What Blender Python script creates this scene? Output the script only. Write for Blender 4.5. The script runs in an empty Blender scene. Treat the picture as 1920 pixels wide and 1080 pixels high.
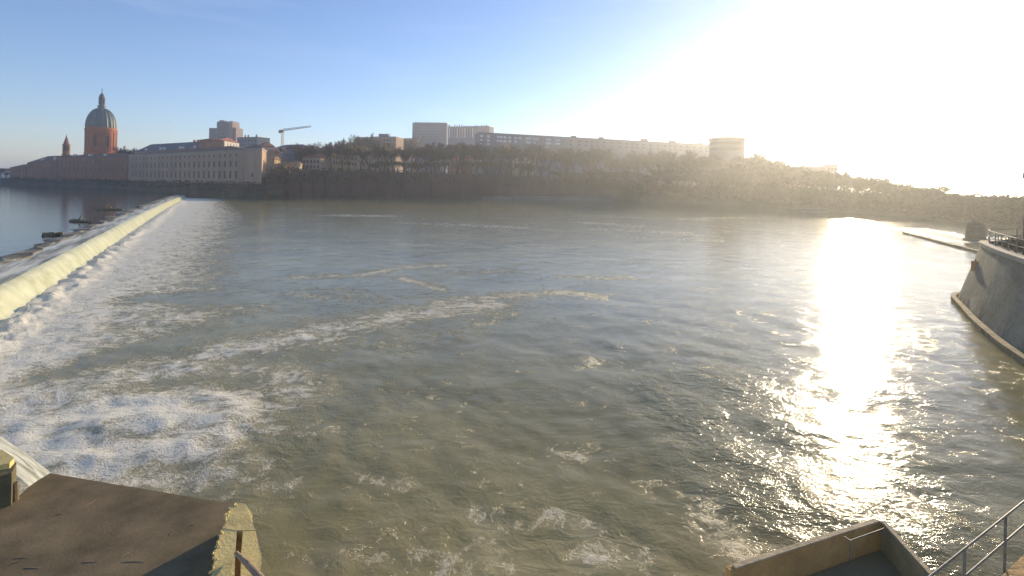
import bpy, math, random
from mathutils import Vector, Matrix, noise
R = math.radians
scene = bpy.context.scene
col = scene.collection

# ------------------------------------------------------------------ camera, sky, sun, exposure
F = 960.0                 # focal length in photograph pixels (1920 wide)
H = 8.0                   # camera height above the lower water
SLOPE, HC = 0.02, 350.0   # horizon line in the photograph
CAM = Vector((0, 0, H))
n_ = math.hypot(1, SLOPE)
RV = Vector((1, 0, SLOPE)) / n_
UV = Vector((-SLOPE, 0, 1)) / n_
FV = Vector((0, 1, 0))

cd = bpy.data.cameras.new('camera')
cam = bpy.data.objects.new('camera', cd); col.objects.link(cam)
m = Matrix((RV, UV, -FV)).transposed().to_4x4(); m.translation = CAM
cam.matrix_world = m
cd.sensor_width = 36; cd.lens = 36 * F / 1920
cd.shift_y = -(540 - HC) / 1920
cd.clip_start = 0.1; cd.clip_end = 20000
scene.camera = cam

def hor(x): return HC + SLOPE * (x - 960)
def P(px, py, D):
    """point at depth D seen at photograph pixel px, py"""
    return CAM + D * (FV + (px - 960) / F * RV + (HC - py) / F * UV)
def gz(px, py, z):
    """point at height z seen at photograph pixel"""
    d = FV + (px - 960) / F * RV + (HC - py) / F * UV
    t = (z - H) / d.z
    return CAM + t * d
def gp(px, D): return Vector(((px - 960) / F * D, D))
def zat(px, py, D): return H + (hor(px) - py) / F * D

SUN = (FV + (1612 - 960) / F * RV + (HC - 128) / F * UV).normalized()
EL = math.asin(SUN.z); AZ = math.atan2(SUN.x, SUN.y)

w = bpy.data.worlds.new('World'); scene.world = w; w.use_nodes = True
nt = w.node_tree; nt.nodes.clear()
sky = nt.nodes.new('ShaderNodeTexSky'); sky.sky_type = 'NISHITA'; sky.sun_disc = False
sky.sun_elevation = EL; sky.sun_rotation = AZ
sky.altitude = 100; sky.air_density = 1.0; sky.dust_density = 0.05; sky.ozone_density = 3.5
bg = nt.nodes.new('ShaderNodeBackground'); bg.inputs[1].default_value = 0.14
wo = nt.nodes.new('ShaderNodeOutputWorld')
tint = nt.nodes.new('ShaderNodeMix'); tint.data_type = 'RGBA'; tint.blend_type = 'MULTIPLY'; tint.inputs[0].default_value = 1
tint.inputs[7].default_value = (1.10, .94, 1.0, 1)          # the camera's slightly violet rendering of the blue
nt.links.new(sky.outputs[0], tint.inputs[6]); 
wc = nt.nodes.new('ShaderNodeTexCoord'); wm = nt.nodes.new('ShaderNodeMapping'); wm.inputs['Scale'].default_value = (1.3, 1.3, 9); wm.inputs['Location'].default_value = (.35, .1, .6)
wn_ = nt.nodes.new('ShaderNodeTexNoise'); wn_.inputs['Scale'].default_value = 2.2; wn_.inputs['Detail'].default_value = 7; wn_.inputs['Distortion'].default_value = .5
wr = nt.nodes.new('ShaderNodeMapRange'); wr.inputs['From Min'].default_value = .55; wr.inputs['From Max'].default_value = .85; wr.inputs['To Max'].default_value = .10
wx = nt.nodes.new('ShaderNodeMix'); wx.data_type = 'RGBA'; wx.inputs[7].default_value = (6.0, 6.2, 6.6, 1)    # thin cirrus wisps
nt.links.new(wc.outputs['Generated'], wm.inputs[0]); nt.links.new(wm.outputs[0], wn_.inputs[0]); nt.links.new(wn_.outputs[0], wr.inputs[0])
nt.links.new(wr.outputs[0], wx.inputs[0]); nt.links.new(tint.outputs[2], wx.inputs[6]); nt.links.new(wx.outputs[2], bg.inputs[0]); nt.links.new(bg.outputs[0], wo.inputs[0])

sl = bpy.data.lights.new('sun', 'SUN'); sl.energy = 4.2; sl.angle = R(0.5); sl.color = (1, 0.81, 0.52)
so = bpy.data.objects.new('sun', sl); col.objects.link(so)
so.rotation_euler = SUN.to_track_quat('Z', 'Y').to_euler(); so.location = (60, 80, 300)

scene.view_settings.view_transform = 'Standard'; scene.view_settings.look = 'None'
scene.view_settings.exposure = 0.6; scene.view_settings.gamma = 1
scene.cycles.use_denoising = True
scene.cycles.max_bounces = 6; scene.cycles.volume_bounces = 1
scene.cycles.sample_clamp_indirect = 4
HAZE_DENSITY = 0.00042; HAZE_G = 0.70

# ------------------------------------------------------------------ materials
def mat(name, c1, c2=None, rough=0.85, scale=0.6, bump=0.0, bscale=None, spec=0.3, metal=0.0, brick=None, stretch=None, detail=6, rmin=0.35, rmax=0.65):
    m = bpy.data.materials.new(name); m.use_nodes = True
    nt = m.node_tree; N = nt.nodes; L = nt.links
    b = N['Principled BSDF']; b.inputs['Roughness'].default_value = rough
    b.inputs['Specular IOR Level'].default_value = spec; b.inputs['Metallic'].default_value = metal
    tc = N.new('ShaderNodeTexCoord'); mp = N.new('ShaderNodeMapping'); L.new(tc.outputs['Object'], mp.inputs[0])
    if stretch: mp.inputs['Scale'].default_value = stretch
    nz = N.new('ShaderNodeTexNoise'); nz.inputs['Scale'].default_value = scale; nz.inputs['Detail'].default_value = detail
    nz.inputs['Roughness'].default_value = 0.62
    L.new(mp.outputs[0], nz.inputs[0])
    rp = N.new('ShaderNodeValToRGB'); c2 = c2 or tuple(x * 0.65 for x in c1)
    rp.color_ramp.elements[0].position = rmin; rp.color_ramp.elements[1].position = rmax
    rp.color_ramp.elements[0].color = (*c2, 1); rp.color_ramp.elements[1].color = (*c1, 1)
    L.new(nz.outputs[0], rp.inputs[0]); out = rp.outputs[0]
    if brick:
        bt = N.new('ShaderNodeTexBrick'); bt.inputs['Scale'].default_value = brick
        bt.inputs['Color1'].default_value = (1, 1, 1, 1); bt.inputs['Color2'].default_value = (.7, .66, .64, 1)
        bt.inputs['Mortar'].default_value = (.85, .85, .83, 1); bt.inputs['Mortar Size'].default_value = 0.015
        cb = N.new('ShaderNodeCombineXYZ'); sp = N.new('ShaderNodeSeparateXYZ'); L.new(tc.outputs['Object'], sp.inputs[0])
        ad = N.new('ShaderNodeMath'); L.new(sp.outputs[0], ad.inputs[0]); L.new(sp.outputs[1], ad.inputs[1])
        L.new(ad.outputs[0], cb.inputs[0]); L.new(sp.outputs[2], cb.inputs[1]); L.new(cb.outputs[0], bt.inputs[0])
        mx = N.new('ShaderNodeMix'); mx.data_type = 'RGBA'; mx.blend_type = 'MULTIPLY'; mx.inputs[0].default_value = 0.8
        L.new(out, mx.inputs[6]); L.new(bt.outputs[0], mx.inputs[7]); out = mx.outputs[2]
    L.new(out, b.inputs['Base Color'])
    if bump:
        n2 = N.new('ShaderNodeTexNoise'); n2.inputs['Scale'].default_value = bscale or scale * 6; n2.inputs['Detail'].default_value = 8
        L.new(mp.outputs[0], n2.inputs[0])
        bp = N.new('ShaderNodeBump'); bp.inputs['Strength'].default_value = bump; bp.inputs['Distance'].default_value = 0.05
        L.new(n2.outputs[0], bp.inputs['Height']); L.new(bp.outputs[0], b.inputs['Normal'])
    return m

M = {}
M['stucco'] = mat('grey_pink_stucco', (.52, .35, .235), (.37, .25, .175), scale=.12, stretch=(1, 1, .35))
M['brick'] = mat('toulouse_brick', (.40, .20, .13), (.28, .14, .095), scale=.15, brick=1.2)
M['brick_bright'] = mat('orange_brick', (.58, .20, .085), (.45, .15, .07), scale=.3, brick=1.5)
M['tile'] = mat('terracotta_tiles', (.26, .13, .08), (.16, .085, .06), scale=.5, stretch=(2, 2, .5))
M['redtile'] = mat('red_tiles', (.38, .12, .08), (.25, .09, .07), scale=.6)
M['slate'] = mat('slate_roof', (.09, .10, .12), (.055, .06, .075), scale=.5, rough=.5)
M['lead'] = mat('lead_dome', (.17, .20, .19), (.10, .125, .12), scale=.35, rough=.5, stretch=(1, 1, .2))
M['glass'] = mat('window_glass', (.03, .034, .038), (.015, .017, .02), rough=.3, spec=.25)
M['white'] = mat('white_render', (.72, .68, .60), (.6, .56, .5), scale=.3)
M['cream'] = mat('cream_render', (.62, .50, .32), (.50, .40, .26), scale=.3)
M['ochre'] = mat('ochre_render', (.55, .38, .20), (.42, .29, .16), scale=.25)
M['greyc'] = mat('grey_concrete_panels', (.15, .17, .215), (.115, .13, .165), scale=.1)
M['pinkc'] = mat('pink_and_sunlit_panels', (.30, .215, .20), (.24, .17, .165), scale=.15)  # also carries the sunlit pink of the tower steps and the gable
M['panel'] = mat('pale_panel_and_glint', (.66, .68, .72), (.56, .58, .62), scale=.4, rough=.5)
M['darkslot'] = mat('shaded_balcony_opening', (.10, .10, .11), (.07, .07, .08))  # dark strips painted for the shade inside the balconies
M['stone'] = mat('pale_stone', (.44, .38, .30), (.32, .27, .21), scale=.5, bump=.3)
M['quay'] = mat('mossy_quay_masonry', (.16, .13, .10), (.075, .075, .05), scale=.12, brick=.8, stretch=(1, 1, .4))
M['brickwall'] = mat('embankment_brick', (.20, .115, .09), (.11, .08, .065), scale=.1, brick=.9, stretch=(1, 1, .5))
M['ground'] = mat('city_ground', (.14, .12, .08), (.07, .075, .045), scale=.05)
M['bark'] = mat('bark', (.10, .075, .055), (.06, .045, .035), scale=3)
M['twig'] = mat('bare_twigs', (.17, .115, .07), (.085, .06, .04), scale=.35)
M['twig2'] = mat('budding_twigs', (.15, .125, .055), (.075, .07, .035), scale=.35)
M['leaf'] = mat('dark_foliage', (.06, .07, .038), (.03, .038, .022), scale=.4, spec=.03, rough=1)
M['scrub'] = mat('bank_scrub', (.085, .078, .045), (.04, .04, .025), scale=.3, spec=.03, rough=1)
M['metal'] = mat('galvanised_steel', (.38, .38, .39), (.25, .25, .26), scale=4, rough=.45, metal=.8)
M['dark'] = mat('dark_steel', (.06, .06, .065), (.035, .035, .04), scale=3, rough=.5)
M['crane'] = mat('crane_steel', (.40, .40, .38), (.30, .30, .29), scale=1, rough=.5)
M['slab'] = mat('dark_wet_concrete', (.31, .23, .125), (.13, .10, .058), scale=1.2, bump=.1, bscale=24, spec=.08, detail=10, rough=.85, rmin=.3, rmax=.7)
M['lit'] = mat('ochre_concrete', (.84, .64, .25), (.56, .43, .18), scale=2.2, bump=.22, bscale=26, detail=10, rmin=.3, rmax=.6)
M['tan'] = mat('worn_tan_concrete', (.72, .56, .34), (.45, .35, .21), scale=3, bump=.4, bscale=20)
M['basin'] = mat('algae_stained_tan_concrete', (.42, .34, .18), (.26, .22, .12), scale=1.3, bump=.5, bscale=10)
M['olive'] = mat('algae_concrete', (.20, .17, .09), (.10, .095, .055), scale=1.2, bump=.6, bscale=10)
M['brownc'] = mat('brown_wet_concrete', (.72, .43, .16), (.52, .31, .12), scale=1.5, bump=.6, bscale=9)
M['rail'] = mat('painted_rail', (.26, .25, .21), (.14, .13, .11), scale=8, rough=.5)
M['wood'] = mat('weathered_wood', (.50, .37, .24), (.30, .21, .14), scale=5, stretch=(1, 1, 6), bump=.5)
M['drift'] = mat('driftwood', (.34, .26, .15), (.13, .10, .06), scale=1.5)
M['bastion'] = mat('bastion_masonry', (.30, .285, .21), (.17, .165, .12), scale=.35, brick=1.1, bump=.5, bscale=3)
M['orange'] = mat('orange_lit_board', (.62, .30, .13), (.5, .22, .1), scale=6)  # orange light on the board put into its colour
M['red'] = mat('faded_red_paint', (.5, .16, .10), (.36, .12, .08), scale=2)
M['pontoon'] = mat('pale_concrete', (.20, .20, .185), (.15, .15, .14), scale=.2)

# ------------------------------------------------------------------ mesh helpers
def base_of(o):
    v = Vector((0, 0, 0))
    while o is not None:
        v += o.location; o = o.parent
    return v
class MB:
    def __init__(s): s.v = []; s.f = []
    def add(s, vs, fs):
        k = len(s.v); s.v += [Vector(v) for v in vs]; s.f += [tuple(i + k for i in f) for f in fs]; return s
    def box(s, c, ax, ay, az):
        """centre and three half-axis vectors"""
        c = Vector(c); ax, ay, az = Vector(ax), Vector(ay), Vector(az)
        vs = [c + i * ax + j * ay + k * az for k in (-1, 1) for j in (-1, 1) for i in (-1, 1)]
        return s.add(vs, [(0, 2, 3, 1), (4, 5, 7, 6), (0, 1, 5, 4), (2, 6, 7, 3), (0, 4, 6, 2), (1, 3, 7, 5)])
    def prism(s, pts, z0, z1, top=None):
        """closed prism over XY polygon; top = other XY polygon for a batter; z may be lists"""
        n = len(pts); top = top or pts
        za = z0 if isinstance(z0, (list, tuple)) else [z0] * n
        zb = z1 if isinstance(z1, (list, tuple)) else [z1] * n
        vs = [(p[0], p[1], za[i]) for i, p in enumerate(pts)] + [(p[0], p[1], zb[i]) for i, p in enumerate(top)]
        fs = [tuple(range(n - 1, -1, -1)), tuple(range(n, 2 * n))] + [(i, (i + 1) % n, n + (i + 1) % n, n + i) for i in range(n)]
        return s.add(vs, fs)
    def tube(s, a, b, r, r2=None, n=6, cap=True):
        a, b = Vector(a), Vector(b); r2 = r if r2 is None else r2
        d = (b - a).normalized(); x = d.orthogonal().normalized(); y = d.cross(x)
        vs = []
        for p, q in ((a, r), (b, r2)):
            for i in range(n):
                t = 2 * math.pi * i / n; vs.append(p + q * (math.cos(t) * x + math.sin(t) * y))
        fs = [(i, (i + 1) % n, n + (i + 1) % n, n + i) for i in range(n)]
        if cap: fs += [tuple(range(n - 1, -1, -1)), tuple(range(n, 2 * n))]
        return s.add(vs, fs)
    def lathe(s, c, prof, n=32, ribs=0, ribh=0):
        """profile of (r, z) about centre c (x, y)"""
        vs = []; k = len(prof)
        for r, z in prof:
            for i in range(n):
                t = 2 * math.pi * i / n
                rr = r
                if ribs and (i % (n // ribs)) == 0: rr = r + ribh
                vs.append((c[0] + rr * math.cos(t), c[1] + rr * math.sin(t), z))
        fs = [(j * n + i, j * n + (i + 1) % n, (j + 1) * n + (i + 1) % n, (j + 1) * n + i) for j in range(k - 1) for i in range(n)]
        fs += [tuple(range(n - 1, -1, -1)), tuple((k - 1) * n + i for i in range(n))]
        return s.add(vs, fs)
    def build(s, name, material, parent=None, smooth=False):
        me = bpy.data.meshes.new(name)
        b = base_of(parent)
        me.from_pydata([tuple(v - b) for v in s.v], [], s.f)
        if material: me.materials.append(material)
        if smooth: me.polygons.foreach_set('use_smooth', [True] * len(me.polygons))
        me.update()
        o = bpy.data.objects.new(name, me); col.objects.link(o)
        if parent is not None: o.parent = parent
        return o
def thing(name, label, cat, loc, group=None):
    o = bpy.data.objects.new(name, None); col.objects.link(o); o.location = Vector(loc); o.empty_display_size = .5
    o['label'] = label; o['category'] = cat
    if group: o['group'] = group
    return o
def tag(o, label, cat, group=None, kind=None):
    o['label'] = label; o['category'] = cat
    if group: o['group'] = group
    if kind: o['kind'] = kind
    return o
def struct(o, kind='structure'):
    o['kind'] = kind; return o
def V2(v): return Vector((v[0], v[1]))

def wall_frame(a, b, zc, t, w, h, d=.12, out=.05):
    """box window on the wall from a to b (XY), at fraction t, centre height zc"""
    a, b = V2(a), V2(b); u = (b - a).normalized(); nrm = Vector((u.y, -u.x))
    c = a + (b - a) * t
    if nrm.dot(c) > 0: nrm = -nrm                 # towards the river side
    c = c + nrm * (out - d / 2)
    return MB().box((c.x, c.y, zc), (u.x * w / 2, u.y * w / 2, 0), (nrm.x * d / 2, nrm.y * d / 2, 0), (0, 0, h / 2))

def hip(q, z0, z1, over=.5, ridge=.25, flatgap=.03):
    """hip roof over quad q (fl, fr, br, bl); ridge runs along the front"""
    fl, fr, br, bl = [V2(p) for p in q]; c = (fl + fr + br + bl) / 4
    e = [p + (p - c).normalized() * over for p in (fl, fr, br, bl)]
    ml = (fl + bl) / 2; mr = (fr + br) / 2
    r0 = ml + (mr - ml) * ridge; r1 = mr + (ml - mr) * ridge
    vs = [(*p, z0 + flatgap) for p in e] + [(*r0, z1), (*r1, z1)]
    return MB().add(vs, [(0, 1, 5, 4), (1, 2, 5), (2, 3, 4, 5), (3, 0, 4), (3, 2, 1, 0)])
def gable(q, z0, z1, over=.4): return hip(q, z0, z1, over, 0.0)
def quad(x1, D1, x2, D2, depth):
    a, b = gp(x1, D1), gp(x2, D2); u = (b - a).normalized(); nn = Vector((-u.y, u.x))
    if nn.dot(a) < 0: nn = -nn
    return [a, b, b + nn * depth, a + nn * depth]
def building(name, label, cat, q, z0, z1, wall, roof=None, zr=None, rtype='hip', ridge=.2, group=None, cornice=None, parapet=None):
    c = sum((V2(p) for p in q), Vector((0, 0))) / 4
    t = thing(name, label, cat, (c.x, c.y, z0), group)
    MB().prism(q, z0, z1).build('wall', wall, t)
    if cornice:
        cc = [V2(p) + (V2(p) - c).normalized() * .35 for p in q]
        MB().prism(cc, z1 - .9, z1 - .004).build('cornice', cornice, t)
    if roof and rtype == 'flat':
        cc = [V2(p) + (V2(p) - c).normalized() * .25 for p in q]
        r = MB().prism(cc, z1 + .004, zr).build('roof', roof, t)
    elif roof:
        r = hip(q, z1, zr, .6, ridge if rtype == 'hip' else 0).build('roof', roof, t)
    else: r = None
    return t, r
def windows(t, a, b, zs, n, w, h, material, t0=.03, t1=.97, name='window', skip=None, rnd=0):
    rg = random.Random(n)
    for zc in zs:
        for i in range(n):
            if skip and skip(i): continue
            if rnd and rg.random() < rnd: continue
            f = t0 + (t1 - t0) * (i + .5) / n
            wall_frame(a, b, zc, f, w, h).build(name, material, t)

rnd = random.Random(7)

# ------------------------------------------------------------------ shoreline, land and water
SH = [(-1500, 900, 6), (-600, 620, 6), (-150, 480, 6), (0, 412, 6), (120, 366, 6), (240, 316, 6), (300, 285, 6), (350, 246, 6), (420, 238, 6), (497, 236, 6),
      (512, 239, 13), (600, 262, 13.5), (680, 284, 14), (780, 309, 14.5), (880, 329, 14.5), (960, 342, 14.5), (1060, 348, 13), (1200, 340, 8), (1300, 318, 6), (1400, 290, 5),
      (1480, 250, 4.5), (1550, 220, 4), (1620, 200, 4), (1690, 183, 3.5), (1760, 166, 3), (1820, 152, 2.6), (1950, 125, 2.4), (2300, 96, 2.4), (3000, 72, 2.4)]
def sh_at(x):
    for i in range(len(SH) - 1):
        a, b = SH[i], SH[i + 1]
        if a[0] <= x <= b[0]:
            t = (x - a[0]) / (b[0] - a[0]); return a[1] + (b[1] - a[1]) * t, a[2] + (b[2] - a[2]) * t
    return SH[-1][1:]
xs = []
for i in range(len(SH) - 1):
    k = max(1, int((SH[i + 1][0] - SH[i][0]) / 25)) if SH[i][0] >= -150 and SH[i][0] < 2000 else 3
    xs += [SH[i][0] + (SH[i + 1][0] - SH[i][0]) * j / k for j in range(k)]
xs.append(SH[-1][0])
rings = [1.0, 1.03, 1.1, 1.25, 1.6, 2.4, 5, 9]
land = MB(); vs = []; fs = []
for r_i, r in enumerate(rings):
    for x in xs:
        D, z = sh_at(x); p = gp(x, min(D * r, 3600)); zz = z if r_i == 0 else (z + (7 - z) * min(1, (r - 1) / .9) if z < 10 else z - (z - 7) * min(1, max(0, r - 1.6) / 3))
        vs.append((p.x, p.y, zz + .0))
n = len(xs)
for j in range(len(rings) - 1):
    for i in range(n - 1): fs.append((j * n + i, j * n + i + 1, (j + 1) * n + i + 1, (j + 1) * n + i))
struct(land.add(vs, fs).build('ground', M['ground']))
def quay(name, label, x0, x1, m, z_top=None, batter=.6):
    pts = [x for x in xs if x0 < x < x1]; pts = [x0] + pts + [x1]
    mb = MB(); vs = []; fs = []
    for x in pts:
        D, z = sh_at(x); p = gp(x, D)
        if x <= 498 and x1 <= 498: z = 6
        nn = p.normalized()
        for off, zz in ((-batter, -1.5), (0, z + .004), (0, z + .9), (.6, z + .9), (.6, z - .2)):
            vs.append((p.x + nn.x * off, p.y + nn.y * off, zz))
    for i in range(len(pts) - 1):
        for k in range(4): fs.append((i * 5 + k, (i + 1) * 5 + k, (i + 1) * 5 + k + 1, i * 5 + k + 1))
    o = mb.add(vs, fs).build(name, m)
    return tag(o, label, 'wall')
quay('quay_wall', 'low dark mossy quay wall along the foot of the long hospital facade', -600, 498, M['quay'])
embank = quay('embankment_wall', 'tall brown brick embankment wall lining the far bank in mid picture', 499, 1060, M['brickwall'])
# step between the two walls
a = gp(498, 236.4); b = gp(500, 238); e_ = MB()
# sloping earth bank on the right
pts = [x for x in xs if 1060 <= x <= 3000]; vs = []; fs = []
for x in pts:
    D, z = sh_at(x); p = gp(x, D); nn = p.normalized()
    for off, zz in ((-2.5, -.6), (-.8, z * .5), (0.02, z + .003)):
        j = .5 * noise.noise((p.x * .1, p.y * .1, zz)); vs.append((p.x + nn.x * (off + (j if off else 0)), p.y + nn.y * (off + (j if off else 0)), zz))
for i in range(len(pts) - 1):
    for k in range(2): fs.append((i * 3 + k, (i + 1) * 3 + k, (i + 1) * 3 + k + 1, i * 3 + k + 1))
struct(MB().add(vs, fs).build('river_bank', M['ground']))

# ---- weir line
WB0 = gz(0, 610, 0); WB1 = gz(345, 372, 0)
wd = V2(WB1 - WB0).normalized(); wn = Vector((-wd.y, wd.x))      # wn: upstream side
if wn.x > 0: wn = -wn
W_START = V2(WB0) - wd * 24; W_LEN = (V2(WB1) - W_START).length
POOL = 1.45
# foam mask, defined in metres on the river (control strokes measured once, kept as world points)
def seg_d(p, a, b):
    ab = b - a; t = max(0, min(1, (p - a).dot(ab) / max(ab.length_squared, 1e-9))); return (p - a - ab * t).length, t
STROKES = []
def stroke(pts, width, s):
    STROKES.append(([V2(gz(x, y, 0)) for x, y in pts], width, s))
stroke([(-80, 720), (120, 780), (240, 800)], 4.5, .46)
stroke([(100, 650), (300, 640)], 3.0, .40)
stroke([(-60, 640), (120, 590), (250, 570)], 2.12, 0.62)
stroke([(150, 610), (360, 595)], 1.75, 0.5)
stroke([(330, 600), (470, 575)], 1.75, 0.28)
stroke([(-60, 700), (40, 690)], 1.75, 0.45)
stroke([(0, 760), (80, 730), (200, 715), (330, 690), (450, 655), (560, 632)], 1.6, .55)
stroke([(430, 650), (600, 622), (760, 592), (900, 570)], 2.4, .46)
stroke([(820, 566), (960, 553), (1060, 548), (1120, 556)], 1.12, 0.42)
stroke([(600, 640), (760, 640), (900, 600)], 1.88, 0.2)
stroke([(160, 780), (260, 770), (350, 790)], 2.0, .8)
stroke([(120, 850), (230, 860), (330, 840)], 1.6, .75)
stroke([(30, 780), (110, 860)], 1.3, .75)
stroke([(340, 740), (430, 760), (440, 800), (380, 850)], 1.4, .55)
stroke([(380, 690), (520, 690), (560, 740)], 1.6, .38)
stroke([(230, 900), (330, 905), (420, 880)], 1.1, .5)
stroke([(500, 800), (620, 810)], 0.6, 0.3)
stroke([(480, 690), (540, 760), (600, 800)], 0.8, 0.22)
stroke([(560, 520), (680, 516), (745, 503), (820, 498)], 1.12, 0.42)
stroke([(745, 520), (800, 535), (830, 545)], 0.88, 0.4)
stroke([(880, 512), (950, 508)], 1.56, 0.28)
stroke([(560, 548), (720, 560)], 1.88, 0.22)
stroke([(640, 404), (720, 405)], 4.69, 0.28)
stroke([(560, 392), (580, 392)], 3.12, 0.28)
stroke([(590, 372), (640, 372)], 4.69, 0.25)
stroke([(760, 418), (820, 420)], 3.44, 0.21)
stroke([(880, 422), (960, 427)], 4.06, 0.26)
stroke([(1110, 418), (1200, 424)], 4.06, 0.28)
stroke([(1130, 430), (1260, 436)], 3.75, 0.26)
stroke([(1120, 405), (1300, 412)], 4.69, 0.19)
stroke([(1280, 410), (1390, 408)], 4.38, 0.19)
stroke([(1180, 445), (1330, 450)], 2.35, 0.14)
stroke([(1060, 520), (1190, 522)], 1.12, 0.25)
stroke([(1085, 690), (1110, 680), (1110, 668)], 0.4, 0.3)
stroke([(890, 960), (930, 985)], 0.35, 0.3)
stroke([(1060, 975), (1110, 990)], 0.35, 0.3)
stroke([(900, 1000), (930, 1030)], 0.3, 0.25)
stroke([(600, 1050), (760, 1060)], 0.6, 0.22)
stroke([(780, 1040), (950, 1060)], 0.5, 0.2)
stroke([(1100, 1040), (1200, 1050)], 0.5, 0.25)
stroke([(500, 910), (540, 915)], 0.44, 0.36)
stroke([(670, 890), (760, 910)], 0.35, 0.28)
stroke([(1040, 850), (1130, 855)], 0.4, 0.2)
stroke([(1720, 430), (1760, 440), (1815, 452)], 3.5, 0.75)
stroke([(1860, 446), (1910, 450)], 2.75, 0.6)
stroke([(1725, 620), (1740, 655)], 0.44, 0.6)
stroke([(1320, 940), (1400, 1050)], 0.6, 0.28)
DARK = []
def darkstroke(pts, width, s): DARK.append(([V2(gz(x, y, 0)) for x, y in pts], width, s))
darkstroke([(110, 700), (240, 660), (400, 625)], 1.2, .5)
darkstroke([(250, 560), (420, 560), (520, 540)], 1.6, .4)
def foam_at(p):
    d = (p - W_START).dot(wn); s = (p - W_START).dot(wd)
    f = 0.0
    if s < W_LEN + 6 and d < .5:
        reach = 10 + 7 * min(1, s / 120)
        dd = max(0, -d) / reach
        f = .88 * max(0, 1 - dd) ** .7
        if s > W_LEN: f *= max(0, 1 - (s - W_LEN) / 6)
    for pts, wdt, st in STROKES:
        best = min(seg_d(p, pts[i], pts[i + 1])[0] for i in range(len(pts) - 1))
        if best < 2.4 * wdt:
            g = math.exp(-(best / wdt) ** 2 * .9); f = max(f, st * g)
    for pts, wdt, st in DARK:
        best = min(seg_d(p, pts[i], pts[i + 1])[0] for i in range(len(pts) - 1))
        if best < 2.2 * wdt: f -= st * math.exp(-(best / wdt) ** 2)
    return max(0, f)

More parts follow.
